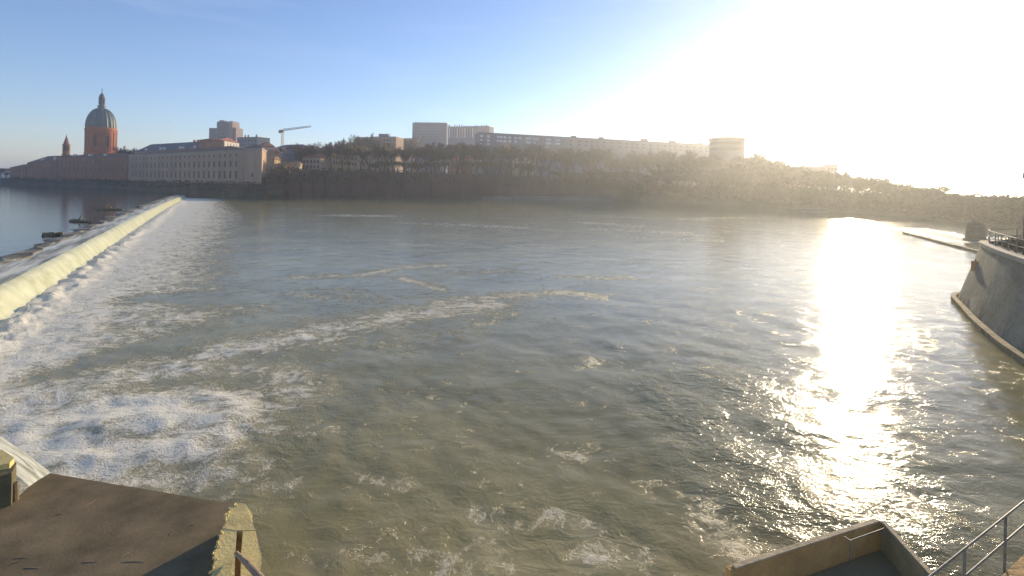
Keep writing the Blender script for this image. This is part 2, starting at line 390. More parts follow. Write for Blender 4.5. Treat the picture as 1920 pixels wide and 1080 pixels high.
CHOP = [([V2(gz(x, y, 0)) for x, y in p_], w_, s_) for p_, w_, s_ in (([(1240, 720), (1330, 800), (1400, 900), (1480, 1000)], 1.6, .75), ([(1640, 880), (1720, 960)], 1.6, .75),
        ([(1380, 720), (1480, 800), (1600, 900), (1580, 1000)], 2.2, .7), ([(-50, 640), (300, 600)], 4, .5), ([(0, 780), (300, 790), (450, 800)], 3.5, .6), ([(420, 650), (900, 580)], 3, .4), ([(850, 970), (1150, 1040)], 1.6, .35))]
def chop_at(p):
    c = .38
    for pts, wdt, st in CHOP:
        best = min(seg_d(p, pts[i], pts[i + 1])[0] for i in range(len(pts) - 1))
        if best < 2.4 * wdt: c = max(c, .38 + st * math.exp(-(best / wdt) ** 2))
    return c
def water_mat(name, foamy=True, base=(.305, .265, .115), rough=.10, bump_far=1.0):
    m = bpy.data.materials.new(name); m.use_nodes = True
    nt = m.node_tree; N = nt.nodes; L = nt.links; b = N['Principled BSDF']
    b.inputs['IOR'].default_value = 1.33; b.inputs['Specular IOR Level'].default_value = .27
    tc = N.new('ShaderNodeTexCoord'); co = tc.outputs['Object']
    def nz(scale, detail, rough, dist=0, stretch=None, rot=0):
        v = co
        if stretch:
            mp = N.new('ShaderNodeMapping'); mp.inputs['Scale'].default_value = stretch; mp.inputs['Rotation'].default_value = (0, 0, rot); L.new(co, mp.inputs[0]); v = mp.outputs[0]
        t = N.new('ShaderNodeTexNoise'); t.inputs['Scale'].default_value = scale; t.inputs['Detail'].default_value = detail
        t.inputs['Roughness'].default_value = rough; t.inputs['Distortion'].default_value = dist; L.new(v, t.inputs[0]); return t.outputs[0]
    def math_(op, a, b_=None, c=None):
        t = N.new('ShaderNodeMath'); t.operation = op
        for i, x in enumerate((a, b_, c)):
            if x is None: continue
            if isinstance(x, (int, float)): t.inputs[i].default_value = x
            else: L.new(x, t.inputs[i])
        return t.outputs[0]
    # wave heights: long swell, chop, ripples
    s1 = nz(.35, 3, .5, .6); s2 = nz(1.6, 4, .6, .9, (1, 1.5, 1), .6); s3 = nz(7, 4, .6, .5)
    hgt = math_('ADD', math_('MULTIPLY', s1, .17), math_('ADD', math_('MULTIPLY', s2, .09), math_('MULTIPLY', s3, .03)))
    if foamy:
        ac = N.new('ShaderNodeAttribute'); ac.attribute_name = 'chop'
        hgt = math_('MULTIPLY', hgt, math_('MULTIPLY', ac.outputs['Fac'], math_('MULTIPLY_ADD', nz(.22, 3, .6, 1.0), 1.6, .2)))
    bp = N.new('ShaderNodeBump'); bp.inputs['Strength'].default_value = 1.0 * bump_far; bp.inputs['Distance'].default_value = .55
    L.new(hgt, bp.inputs['Height'])
    # murk colour drifts
    cr = N.new('ShaderNodeValToRGB'); L.new(nz(.12, 5, .6, .5), cr.inputs[0])
    cr.color_ramp.elements[0].position = .35; cr.color_ramp.elements[1].position = .7
    cr.color_ramp.elements[0].color = (base[0] * .8, base[1] * .8, base[2] * .8, 1); cr.color_ramp.elements[1].color = (base[0] * 1.35, base[1] * 1.32, base[2] * 1.4, 1)
    colr = cr.outputs[0]
    if foamy:
        at = N.new('ShaderNodeAttribute'); at.attribute_name = 'foam'
        f1 = nz(.9, 8, .68, 1.6); f2 = nz(3.2, 8, .7, 1.2, (1, 1.3, 1)); f3 = nz(16, 6, .7, .4)
        f0 = nz(.42, 5, .6, 2.6, (1, 1.25, 1), .5)
        fn = math_('ADD', math_('MULTIPLY', f0, .28), math_('ADD', math_('MULTIPLY', f1, .32), math_('ADD', math_('MULTIPLY', f2, .24), math_('MULTIPLY', f3, .16))))
        v = math_('ADD', math_('MULTIPLY_ADD', fn, 2.9, -.95), math_('MULTIPLY', at.outputs['Fac'], .72))
        mr = N.new('ShaderNodeMapRange'); mr.interpolation_type = 'SMOOTHSTEP'
        mr.inputs['From Min'].default_value = .645; mr.inputs['From Max'].default_value = 1.0; L.new(v, mr.inputs['Value'])
        fac = mr.outputs[0]
        ax_ = N.new('ShaderNodeMix'); ax_.data_type = 'RGBA'; L.new(math_('MULTIPLY', at.outputs['Fac'], .8), ax_.inputs[0]); L.new(colr, ax_.inputs[6]); ax_.inputs[7].default_value = (.48, .43, .28, 1)   # aerated water
        mx = N.new('ShaderNodeMix'); mx.data_type = 'RGBA'; L.new(fac, mx.inputs[0]); L.new(ax_.outputs[2], mx.inputs[6]); mx.inputs[7].default_value = (.88, .82, .66, 1)
        colr = mx.outputs[2]
        rr = math_('MULTIPLY_ADD', fac, .75, rough); L.new(rr, b.inputs['Roughness'])
        b2 = N.new('ShaderNodeBump'); b2.inputs['Strength'].default_value = .6; b2.inputs['Distance'].default_value = .25
        L.new(math_('MULTIPLY', fac, fn), b2.inputs['Height']); L.new(bp.outputs[0], b2.inputs['Normal']); L.new(b2.outputs[0], b.inputs['Normal'])
    else:
        b.inputs['Roughness'].default_value = rough; L.new(bp.outputs[0], b.inputs['Normal'])
    L.new(colr, b.inputs['Base Color'])
    return m
M['river'] = water_mat('river_water')
M['pool'] = water_mat('pool_water', False, (.07, .07, .055), .06, .25)
M['still'] = water_mat('still_basin_water', False, (.26, .235, .13), .12, .06)

ys = []
y = 3.0
while y < 3300:
    ys.append(y); y *= 1.0115 if y < 130 else 1.05
NC = 420
ts = []
for i in range(NC + 1):
    u = -1 + 2 * i / NC; ts.append(1.18 * u if abs(u) < .92 else math.copysign(1.18 * .92 + (abs(u) - .92) * 40 * (1 if True else 0), u))
vs = []; foam = []; chop = []; BOIL = (V2(gz(190, 800, 0)), V2(gz(290, 795, 0)))
for yy in ys:
    for t in ts:
        p = Vector((t * yy, yy)); f = 0.0; z = 0.0; chop.append(chop_at(p) if yy < 60 and abs(t) < 1.15 else .38 + .4 * min(1, max(0, yy - 60) / 100) * .5)
        if yy < 330 and abs(t) < 1.15:
            f = foam_at(p)
            if yy < 90:
                fade = 1 - yy / 90
                z = fade * (.07 + .09 * f) * (noise.noise((p.x * .55, p.y * .55, 0)) * .8 + noise.noise((p.x * 1.6, p.y * 1.6, 3)) * .4)
            if yy < 40: z += .15 * math.exp(-(seg_d(p, BOIL[0], BOIL[1])[0] / 1.3) ** 2) + .06 * math.exp(-((seg_d(p, BOIL[0], BOIL[1])[0] - 2.2) / .45) ** 2)
            dw = -(p - W_START).dot(wn); sw = (p - W_START).dot(wd)
            if -.4 < dw < 2.4 and sw < W_LEN:
                z += max(0, 1 - abs(dw - .5) / 1.6) * (.16 + .30 * noise.noise((p.x * .9, p.y * .9, 7)) + .16 * noise.noise((p.x * 2.6, p.y * 2.6, 2)))
        vs.append((p.x, p.y, z)); foam.append(f)
nn_ = len(ts)
fs = [(j * nn_ + i, j * nn_ + i + 1, (j + 1) * nn_ + i + 1, (j + 1) * nn_ + i) for j in range(len(ys) - 1) for i in range(nn_ - 1)]
riv = struct(MB().add(vs, fs).build('river_water', M['river'], None, True))
at = riv.data.attributes.new('foam', 'FLOAT', 'POINT'); at.data.foreach_set('value', foam)
at = riv.data.attributes.new('chop', 'FLOAT', 'POINT'); at.data.foreach_set('value', chop)

# pool above the weir
crest = [W_START + wn * 3.2 + wd * (W_LEN * i / 60) for i in range(61)]
vs = []; fs = []
for i, p in enumerate(crest):
    q = p + wn * (60 + 500 * 1) ; vs += [(p.x, p.y, POOL), ((p + wn * 12).x, (p + wn * 12).y, POOL), ((p + wn * 70).x, (p + wn * 70).y, POOL), (q.x, q.y, POOL)]
for i in range(60):
    for k in range(3): fs.append((i * 4 + k, i * 4 + k + 1, (i + 1) * 4 + k + 1, (i + 1) * 4 + k))
# far wedge to the quay behind the end of the weir
k0 = len(vs); e = crest[-1]; far = [e, e + wn * 12, e + wn * 70, e + wn * 560]
for p in far: vs.append(((p + wd * 400).x, (p + wd * 400).y, POOL))
vs_e = [e, e + wn * 12, e + wn * 70, e + wn * 560]
for k in range(3): fs.append((60 * 4 + k, 60 * 4 + k + 1, k0 + k + 1, k0 + k))
struct(MB().add(vs, fs).build('upstream_water', M['pool']))

# ---- the weir itself: masonry glacis with a sheet of water over it
def sheet_mat(name, c1, c2, sx, lo=.35, hi=.65, bump=.5, rough=.35):
    """water sliding over the weir, streaked along the fall"""
    m = bpy.data.materials.new(name); m.use_nodes = True; nt = m.node_tree; N = nt.nodes; L = nt.links; b = N['Principled BSDF']
    b.inputs['Roughness'].default_value = rough; b.inputs['IOR'].default_value = 1.33; b.inputs['Specular IOR Level'].default_value = .25
    uv = N.new('ShaderNodeAttribute'); uv.attribute_name = 'flow'; mp = N.new('ShaderNodeMapping'); mp.inputs['Scale'].default_value = sx
    L.new(uv.outputs['Vector'], mp.inputs[0])
    t = N.new('ShaderNodeTexNoise'); t.inputs['Scale'].default_value = 1; t.inputs['Detail'].default_value = 7; t.inputs['Roughness'].default_value = .65; t.inputs['Distortion'].default_value = .4
    L.new(mp.outputs[0], t.inputs[0])
    r = N.new('ShaderNodeValToRGB'); r.color_ramp.elements[0].position = lo; r.color_ramp.elements[1].position = hi
    r.color_ramp.elements[0].color = (*c1, 1); r.color_ramp.elements[1].color = (*c2, 1); L.new(t.outputs[0], r.inputs[0]); L.new(r.outputs[0], b.inputs['Base Color'])
    bp = N.new('ShaderNodeBump'); bp.inputs['Strength'].default_value = bump; bp.inputs['Distance'].default_value = .15; L.new(t.outputs[0], bp.inputs['Height']); L.new(bp.outputs[0], b.inputs['Normal'])
    return m
M['fall'] = sheet_mat('falling_water', (.42, .42, .23), (.68, .67, .48), (.6, .35, 1), .3, .7, bump=.3)
M['crestw'] = sheet_mat('shallow_crest_water', (.17, .155, .09), (.72, .68, .54), (.10, 1.3, 1), .40, .60, .5, .35)
M['chute'] = sheet_mat('chute_water', (.30, .31, .24), (.74, .74, .66), (.6, 2.2, 1), .36, .62, bump=.8)
def strip(profile, name, material, parent, jit=0.0, NS=220, sm=True):
    vs = []; fl = []; fs = []; k = len(profile)
    for i in range(NS + 1):
        s = W_LEN * (i / NS) ** 1.6
        for j, (o, z) in enumerate(profile):
            jj = jit * noise.noise((s * .25, j * 3.1, 0)) * min(1, .15 + s / 90)
            bend = 1.2 * math.sin(s / W_LEN * math.pi * 1.3) * (s / W_LEN)
            p = W_START + wd * s + wn * (o + (jj if 0 < j else 0) + bend)
            vs.append((p.x, p.y, z + (.05 * noise.noise((s * .8, o * 2, 5)) if 0 < j < k - 1 else 0))); fl.append((s, o * 1.0 + z, 0))
    for i in range(NS):
        for j in range(k - 1): fs.append((i * k + j, i * k + j + 1, (i + 1) * k + j + 1, (i + 1) * k + j))
    o = MB().add(vs, fs).build(name, material, parent, sm)
    a = o.data.attributes.new('flow', 'FLOAT_VECTOR', 'POINT'); a.data.foreach_set('vector', [c for v in fl for c in v])
    return o
wt = thing('weir', 'long diagonal river weir with yellowish water sliding over its sloping face', 'weir', (W_START.x, W_START.y, 0))
strip([(-.5, -.08), (0, .02), (.22, .28), (.5, .72), (.78, 1.08), (1.0, 1.27), (1.25, 1.36)], 'water_sheet', M['fall'], wt)
strip([(1.25, 1.36), (1.8, 1.42), (2.5, 1.50), (3.2, 1.56)], 'crest', M['crestw'], wt, .0)
# broken upstream kerb of the crest
M['kerb'] = mat('wet_crest_masonry', (.42, .38, .28), (.09, .08, .06), scale=.45, rmin=.4, rmax=.65)
strip([(3.2, 1.56), (3.25, 1.63), (3.9, 1.62), (4.6, 1.38)], 'kerb', M['kerb'], wt, 2.4, 400, False)
# end block of the weir against the quay
p = W_START + wd * (W_LEN + .8) + wn * 1.9; u3 = Vector((wd.x, wd.y, 0)); n3 = Vector((wn.x, wn.y, 0))
MB().box((p.x, p.y, .6), u3 * .8, n3 * 2.3, (0, 0, 1.0)).build('end_block', M['olive'], wt)

# driftwood on the crest
def log(px, py, ln, r, ang, label, stubs=2):
    p = gz(px, py, 1.55); rg = random.Random(px)
    t = thing('driftwood_log', label, 'driftwood', p, 'driftwood caught on the weir crest')
    d = Vector((math.cos(ang), math.sin(ang), .03)); mb = MB(); q = p - d * ln / 2; prev = q; rr = r * 1.2
    for i in range(6):
        nx = q + d * ln * (i + 1) / 6 + Vector((0, 0, .12 * r * rg.uniform(-1, 1) * 3)) + Vector((rg.uniform(-1, 1), rg.uniform(-1, 1), 0)) * r * .5
        mb.tube(prev, nx, rr, rr * .88, 8); prev = nx; rr *= .88
    mb.build('trunk', M['drift'], t)
    for i in range(stubs):
        a = p + d * ln * rg.uniform(-.35, .4); b_ = a + Vector((rg.uniform(-1, 1), rg.uniform(-1, 1), rg.uniform(.4, 1))).normalized() * r * 6
        MB().tube(a, b_, r * .5, r * .15, 6).build('branch', M['drift'], t)
log(100, 440, 2.0, .30, .5, 'thick pale root stump at the left end of weir crest', 0)
log(152, 415, 4.2, .26, -.3, 'pale curved trunk caught midway along the weir crest', 2)
log(205, 393, 5, .28, .2, 'yellowish branchy trunk farther along the weir crest', 4)

# chute of white water between the near pillars
vs = []; fl = []
A0, A1 = P(-70, 790, 13.6), P(-70, 872, 12.4); B0, B1 = P(120, 878, 13.2), P(112, 915, 12.0)
A0.z = A1.z = 1.5; B0.z = B1.z = .12
NS = 16
for i in range(NS + 1):
    t = i / NS
    for j in range(7):
        s = j / 6; p = A0.lerp(A1, s).lerp(B0.lerp(B1, s), t); p.z = 1.5 - 1.4 * t ** 1.5 + .06 * noise.noise((t * 5, s * 5, 1)); vs.append(p); fl += [t * 6, s * 3, 0]
fs = [(i * 7 + j, i * 7 + j + 1, (i + 1) * 7 + j + 1, (i + 1) * 7 + j) for i in range(NS) for j in range(6)]
ch = MB().add(vs, fs).build('sluice_chute', M['chute'], None, True)
a = ch.data.attributes.new('flow', 'FLOAT_VECTOR', 'POINT'); a.data.foreach_set('vector', fl)
struct(ch)

# ------------------------------------------------------------------ trees
def tree_mesh(seed, h, spread, kind):
    """trunk mesh and crown mesh for one prototype standing at the origin"""
    rg = random.Random(seed); tr = MB(); cr = MB(); tips = []
    def grow(p, d, ln, r, lev):
        segs = 3; q = p
        for i in range(segs):
            d2 = (d + Vector((rg.uniform(-1, 1), rg.uniform(-1, 1), rg.uniform(-.2, .6))) * .16).normalized(); nq = q + d2 * ln / segs
            (tr if lev < 3 else cr).tube(q, nq, r * (1 - .22 * i), r * (1 - .22 * (i + 1)), 5 if lev < 2 else 3, False); q = nq; d = d2
            if lev >= 2: tips.append((q, d))
        if lev >= 3: return
        for i in range(rg.choice((3, 4)) if lev < 2 else 3):
            ax = Vector((rg.uniform(-1, 1), rg.uniform(-1, 1), rg.uniform(.0, .7))).normalized()
            grow(q - d * ln * rg.uniform(0, .45), (d * .62 + ax * (.62 * spread)).normalized(), ln * rg.uniform(.58, .8), r * .5, lev + 1)
    grow(Vector((0, 0, -.4)), Vector((0, 0, 1)), h * .34, h * .022, 0)
    for q, d in tips:
        for k in range(7 if kind != 'leaf' else 10):
            v = (d + Vector((rg.uniform(-1, 1), rg.uniform(-1, 1), rg.uniform(-.6, 1)))).normalized()
            if kind == 'bare':
                ln = h * rg.uniform(.04, .09); s = v.orthogonal().normalized() * h * .0045; a = q + v * h * rg.uniform(0, .02)
                cr.add([a - s, a + s, a + v * ln], [(0, 1, 2)])
                v2 = (v + Vector((rg.uniform(-1, 1), rg.uniform(-1, 1), rg.uniform(-1, 1))) * .8).normalized(); b_ = a + v * ln * .4
                cr.add([b_ - s, b_ + s, b_ + v2 * ln * .7], [(0, 1, 2)])
            else:
                c = q + v * h * rg.uniform(0, .075); s = h * rg.uniform(.012, .026)
                x = Vector((rg.uniform(-1, 1), rg.uniform(-1, 1), rg.uniform(-1, 1))).normalized(); y_ = x.orthogonal().normalized()
                cr.add([c - x * s, c + y_ * s * .7, c + x * s, c - y_ * s * .7], [(0, 1, 2, 3)])
    zmax = max(v.z for v in cr.v)
    return tr, cr, zmax
PROTO = {}
for kind, sds in (('bare', (1, 2, 3)), ('bud', (4, 5)), ('leaf', (6, 8))):
    for sd in sds:
        tr, cr, zm = tree_mesh(sd, 10, {'bare': .8, 'bud': 1.0, 'leaf': 1.15}[kind], 'leaf' if kind == 'leaf' else 'bare')
        mk = {'bare': 'twig', 'bud': 'twig2', 'leaf': 'leaf'}[kind]
        mt = bpy.data.meshes.new('trunk'); mt.from_pydata([tuple(v) for v in tr.v], [], tr.f); mt.materials.append(M['bark'])
        mc = bpy.data.meshes.new('crown'); mc.from_pydata([tuple(v) for v in cr.v], [], cr.f); mc.materials.append(M[mk])
        PROTO.setdefault(kind, []).append((mt, mc, zm))
TREE_N = [0]
def tree(px, ytop, D, kind, label, group, zbase=None, wide=1.0, name='tree'):
    TREE_N[0] += 1; rg = random.Random(TREE_N[0] * 13)
    p = gp(px, D); zb = sh_at(px)[1] if zbase is None else zbase
    h = max(2.5, zat(px, ytop, D) - zb)
    mt, mc, zm = rg.choice(PROTO[kind]); s = h / zm
    t = thing(name, label, 'tree', (p.x, p.y, zb), group); t.rotation_euler.z = rg.uniform(0, 6.28)
    t.scale = (s * wide, s * wide, s)
    for nm, me in (('trunk', mt), ('crown', mc)):
        o = bpy.data.objects.new(nm, me); col.objects.link(o); o.parent = t
    return t
G1 = 'bare trees behind the brick embankment'
L1 = 'bare brown winter tree in the dense row behind the brick embankment'
for i in range(13):
    tree(553 + i * 8.5 + rnd.uniform(-2, 2), rnd.uniform(262, 276), rnd.uniform(318, 345), 'bare', 'leafless brown tree in the grove between the crane and the ochre house', 'bare grove right of the crane', 14, 1.1)
for x, yt in ((651, 259), (660, 257), (684, 250), (691, 249), (700, 252)):
    tree(x, yt, 430, 'bare', 'bare tree top showing behind the dark slate roofed ochre house', 'trees behind the ochre house', 10)
for x, yt in ((733, 249), (745, 247), (756, 248), (765, 250)):
    tree(x, yt, 520, 'bare', 'bare tree against the sky just left of the tall grey slab block', 'trees left of the grey slab block', 10)
for i in range(27):
    x = 676 + i * 13 + rnd.uniform(-4, 4)
    tree(x, rnd.uniform(261, 280), sh_at(x)[0] * rnd.uniform(1.03, 1.12), 'bare' if i % 3 else 'bud', L1, G1, None, 1.15)
for i in range(24):
    x = 690 + i * 14 + rnd.uniform(-4, 4)
    tree(x, rnd.uniform(298, 310), sh_at(x)[0] * 1.012, 'bud', 'short shaggy tree along the top edge of the brick embankment', 'short trees on the embankment edge', None, 1.7)
for i in range(30):
    x = 1030 + i * 13 + rnd.uniform(-4, 4)
    tree(x, 266 + (x - 1030) * .055 + rnd.uniform(-4, 22), sh_at(x)[0] * rnd.uniform(1.04, 1.13), ('bare', 'bud')[i % 2], 'hazy tree in the row in front of the long apartment block', 'trees in front of the long apartment block', None, 1.25)
for i in range(26):
    x = 1045 + i * 14 + rnd.uniform(-4, 4)
    tree(x, 318 + rnd.uniform(-8, 12), sh_at(x)[0] * 1.01, 'leaf', 'low bushy tree at the water edge below the long apartment block', 'low trees at the water edge', None, 1.7)
def skyline(x):
    S = [(1390, 298), (1440, 303), (1500, 313), (1560, 322), (1640, 334), (1700, 346), (1760, 356), (1820, 364), (1920, 372), (2400, 380)]
    for a, b in zip(S, S[1:]):
        if a[0] <= x <= b[0]: return a[1] + (b[1] - a[1]) * (x - a[0]) / (b[0] - a[0])
    return 380
for i in range(66):
    x = 1392 + i * 8.3 + rnd.uniform(-3, 3)
    tree(x, skyline(x) + rnd.uniform(-4, 6), sh_at(x)[0] * rnd.uniform(1.03, 1.16), 'leaf' if i % 3 else 'bud', 'hazy leafy tree on the right hand bank below the sun', 'trees on the bank below the sun', None, 1.35)
for i in range(36):
    x = 1396 + i * 16 + rnd.uniform(-4, 4)
    tree(x, (skyline(x) + hor(x) + 26) / 2 + rnd.uniform(-4, 6), sh_at(x)[0] * 1.01, 'leaf', 'low shrubby tree leaning over the water on the right hand bank', 'shrubby trees at the right hand water edge', None, 1.8)
tree(1757, 346, 185, 'leaf', 'round bush rising above the tree line right of the sun', None, 3, 1.1)
for x in (1401, 1407, 1412, 1419, 1428, 1434, 1447, 1459):
    tree(x, 286 + (x - 1400) * .16 + rnd.uniform(-2, 4), 330, 'bare', 'slender bare poplar standing just right of the round building', 'slender poplars right of the round building', 6, .35, 'poplar_tree')
for x, yt in ((227, 275), (233, 272), (240, 274), (247, 276)):
    tree(x, yt, 420, 'bare', 'bare tree between the great dome and the slate roof', 'trees right of the dome', 8)
for x, yt in ((-20, 318), (2, 314), (11, 322)):
    tree(x, yt, 440, 'leaf', 'dark tree at the far left beyond the hospital', 'trees at the far left', 6, 1.3)
# scrub on the banks
def scrub(name, x0, x1, per, size, dz, label, m):
    rg = random.Random(name); mb = MB(); x = x0
    while x < x1:
        D, z = sh_at(x); p = gp(x, D); nn = p.normalized()
        for k in range(per):
            c = Vector((p.x, p.y, z)) + Vector((nn.x, nn.y, 0)) * rg.uniform(-1.5, 4) + Vector((rg.uniform(-3, 3), rg.uniform(-3, 3), rg.uniform(dz, 1.8 * size * 2) + (rg.random() ** 2 * 3.5 if per > 100 else 0)))
            a = Vector((rg.uniform(-1, 1), rg.uniform(-1, 1), rg.uniform(-1, 1))).normalized(); b_ = a.orthogonal().normalized(); s = size * rg.uniform(.5, 1.3)
            mb.add([c - a * s, c + b_ * s * .6, c + a * s, c - b_ * s * .6], [(0, 1, 2, 3)])
        x += 3
    o = mb.build(name, m); o['kind'] = 'stuff'; o['label'] = label; o['category'] = 'scrub'
scrub('bank_scrub', 1050, 2050, 120, .75, -2.2, 'tangled green brown scrub hanging over the right hand bank', M['scrub'])
scrub('hanging_ivy', 505, 1060, 26, .55, -6, 'ivy and brambles hanging over the top of the brick embankment', M['scrub'])
scrub('quay_weeds', 20, 498, 12, .5, -2.5, 'weeds and ivy along the foot of the hospital quay', M['scrub'])

# ------------------------------------------------------------------ hospital and its dome (left)
q = quad(240, 332, 456, 252, 16); ZE = 8 + 15.6
t, r = building('hospital_wing', 'long three storey grey pink hospital wing facing the river above the weir end', 'building', q, 5.8, ZE, M['stucco'], M['tile'], ZE + 3.2, cornice=M['stone'])
windows(t, q[0], q[1], (ZE - 2.6,), 24, 1.5, 1.5, M['glass'])
windows(t, q[0], q[1], (ZE - 7.0,), 24, 1.9, 3.0, M['glass'])
windows(t, q[0], q[1], (ZE - 12.4,), 24, 1.9, 3.8, M['glass'])
a, b = V2(q[0]), V2(q[1])
wall_frame(a, b, 8.4, .5, (b - a).length, .4, .3, .16).build('string_course', M['stone'], t)
wall_frame(a, b, ZE - 4.6, .5, (b - a).length, .3, .3, .15).build('string_course', M['stone'], t)
f1, f2 = gp(456.6, 250.5), gp(490, 239); e1 = gp(498.5, 262); e2 = gp(466, 275)
t, r = building('corner_pavilion', 'square corner pavilion at the right end of the hospital with its sunlit side wall', 'building', [f1, f2, e1, e2], 5.8, ZE + .3, M['stucco'], M['tile'], ZE + 3.0, cornice=M['stone'], ridge=.4)
windows(t, f1, f2, (ZE - 12.5,), 1, 2.2, 1.6, M['glass'])
windows(t, f2, e1, (ZE - 7.0, ZE - 13.5), 2, 2.2, 3.4, M['glass'], .15, .85)
# brick wing to the left
q = quad(108, 370, 239, 333, 18); ZB = 8 + 14.3
t, r = building('brick_wing', 'dark red brick hospital wing below the great dome', 'building', q, 5.8, ZB, M['brick'], M['tile'], ZB + 3.0, cornice=M['brick'])
windows(t, q[0], q[1], (ZB - 3.2, ZB - 8.2), 15, 1.2, 2.4, M['glass'])
for f in (.15, .38, .60):
    pp = V2(q[0]).lerp(V2(q[1]), f) + (V2(q[3]) - V2(q[0])) * .25
    MB().prism([pp + Vector(o_) for o_ in ((-.9, -.9), (.9, -.9), (.9, .9), (-.9, .9))], ZB + .8, ZB + 2.7).build('skylight', M['white'], r)
q = quad(50, 402, 107, 371, 22)
t, r = building('chapel_range', 'dark roofed chapel range left of the small bell tower', 'building', q, 5.8, 8 + 11, M['brick'], M['tile'], 8 + 17, ridge=.1)
windows(t, q[0], q[1], (14.5, 10.2), 7, 1.2, 2.3, M['glass'])
for f in (.3, .7):
    pp = V2(q[0]).lerp(V2(q[1]), f) + (V2(q[3]) - V2(q[0])) * .2
    MB().prism([pp + Vector(o_) for o_ in ((-.8, -.8), (.8, -.8), (.8, .8), (-.8, .8))], 19.6, 23.3).build('skylight', M['white'], r)
q = quad(18, 412, 49, 402, 14)
t, r = building('gatehouse', 'low brick end building at the far left of the hospital front', 'building', q, 5.8, 8 + 7.2, M['brick'], M['tile'], 8 + 10.3)
windows(t, q[0], q[1], (12.5, 8.9), 4, 1.3, 1.9, M['glass'])
q = quad(-30, 470, 16, 460, 12)
t, r = building('house', 'pale low house among dark trees at the far left edge', 'house', q, 5.8, 13, M['white'], M['tile'], 15.5)
windows(t, q[0], q[1], (10.5, 7.5), 5, 1.2, 1.7, M['glass'])
# bell tower
c = gp(123, 392); zb = zat(123, 295, 392)
t = thing('bell_tower', 'slim purple brown brick bell tower with pointed spire left of the dome', 'tower', (c.x, c.y, zb))
kb = .8
MB().lathe(c, [(3.1 * kb, zb - 8), (3.1 * kb, zb + 1.5), (3.4 * kb, zb + 1.6), (3.4 * kb, zb + 2.1), (2.8 * kb, zb + 2.2), (2.8 * kb, zat(123, 272, 392))], 8).build('shaft', M['brick'], t)
z2 = zat(123, 272, 392)
MB().lathe(c, [(3.2 * kb, z2 + .01), (3.2 * kb, z2 + .6), (2.2 * kb, z2 + .7), (2.0 * kb, z2 + 1.6), (2.2 * kb, z2 + 1.7), (2.0 * kb, z2 + 2.0), (.12, zat(123, 254, 392))], 8).build('spire', M['brick'], t)
MB().tube((c.x, c.y, zat(123, 254, 392)), (c.x, c.y, zat(123, 251, 392)), .12, .05).build('finial', M['dark'], t)
for k in range(8):
    an = 2 * math.pi * (k + .5) / 8; d = Vector((math.cos(an), math.sin(an), 0)); s_ = Vector((-d.y, d.x, 0))
    MB().box(Vector((c.x, c.y, z2 - 2.6)) + d * 2.62 * kb, s_ * .45, d * .06, (0, 0, 1.6)).build('belfry_opening', M['glass'], t)
# great dome
DD = 385; c = gp(188, DD)
def zd(y): return zat(188, y, DD)
k = DD / F * .79
t = thing('domed_church', 'round orange brick church drum under a great grey ribbed dome with lantern', 'church', (c.x, c.y, 8))
MB().lathe(c, [(31.5 * k, 10), (31.5 * k, zd(292)), (31.8 * k, zd(291)), (31.0 * k, zd(286)), (29.6 * k, zd(285.5)), (29.6 * k, zd(248))], 64).build('drum', M['brick_bright'], t)
MB().lathe(c, [(29.6 * k, zd(248)), (30.4 * k, zd(247.5)), (30.4 * k, zd(246)), (31.6 * k, zd(245)), (31.8 * k, zd(243.5)), (30.2 * k, zd(243)), (30.0 * k, zd(240))], 64).build('cornice', M['brick_bright'], t)
for kk in range(16):
    an = 2 * math.pi * kk / 16 + .12; d = Vector((math.cos(an), math.sin(an), 0)); s_ = Vector((-d.y, d.x, 0))
    for o_ in (-.13, .13):
        a2 = an + o_ * .55; d2 = Vector((math.cos(a2), math.sin(a2), 0)); s2 = Vector((-d2.y, d2.x, 0))
        MB().box(Vector((c.x, c.y, (zd(285) + zd(248)) / 2)) + d2 * 29.7 * k, s2 * .5, d2 * .3, (0, 0, (zd(248) - zd(285)) / 2 - .01)).build('pilaster', M['brick_bright'], t)
for kk in range(8):
    an = 2 * math.pi * kk / 8 + .12 + math.pi / 16 ; d = Vector((math.cos(an), math.sin(an), 0)); s_ = Vector((-d.y, d.x, 0))
    wb = Vector((c.x, c.y, (zd(276) + zd(255)) / 2)) + d * 29.6 * k
    fr = MB().box(wb, s_ * 1.25, d * .28, (0, 0, (zd(255) - zd(276)) / 2 + .5)).build('window', M['brick'], t)
    MB().box(wb + d * .3, s_ * .85, d * .05, (0, 0, (zd(255) - zd(276)) / 2)).build('pane', M['glass'], fr)
pr = []
for i in range(15):
    an = math.pi / 2 * i / 14 * .90; pr.append((29.4 * k * math.cos(an) ** .92, zd(240) + (zd(202.5) - zd(240)) * math.sin(an)))
MB().lathe(c, pr, 96, 24, .35).build('dome', M['lead'], t)
zt = pr[-1][1]; ln = thing
lt = MB().lathe(c, [(7.6 * k, zt - 1), (7.6 * k, zd(200.5)), (8.6 * k, zd(200)), (8.6 * k, zd(198.5)), (5.6 * k, zd(198)), (5.4 * k, zd(196))], 24).build('lantern_base', M['lead'], t)
lan = MB().lathe(c, [(3.0 * k, zd(196)), (3.0 * k, zd(184))], 12).build('lantern', M['glass'], t)
for kk in range(8):
    an = 2 * math.pi * kk / 8; d = Vector((math.cos(an), math.sin(an), 0)) * 5.0 * k
    MB().tube((c.x + d.x, c.y + d.y, zd(196)), (c.x + d.x, c.y + d.y, zd(184)), .42, .38, 8).build('column', M['lead'], lan)
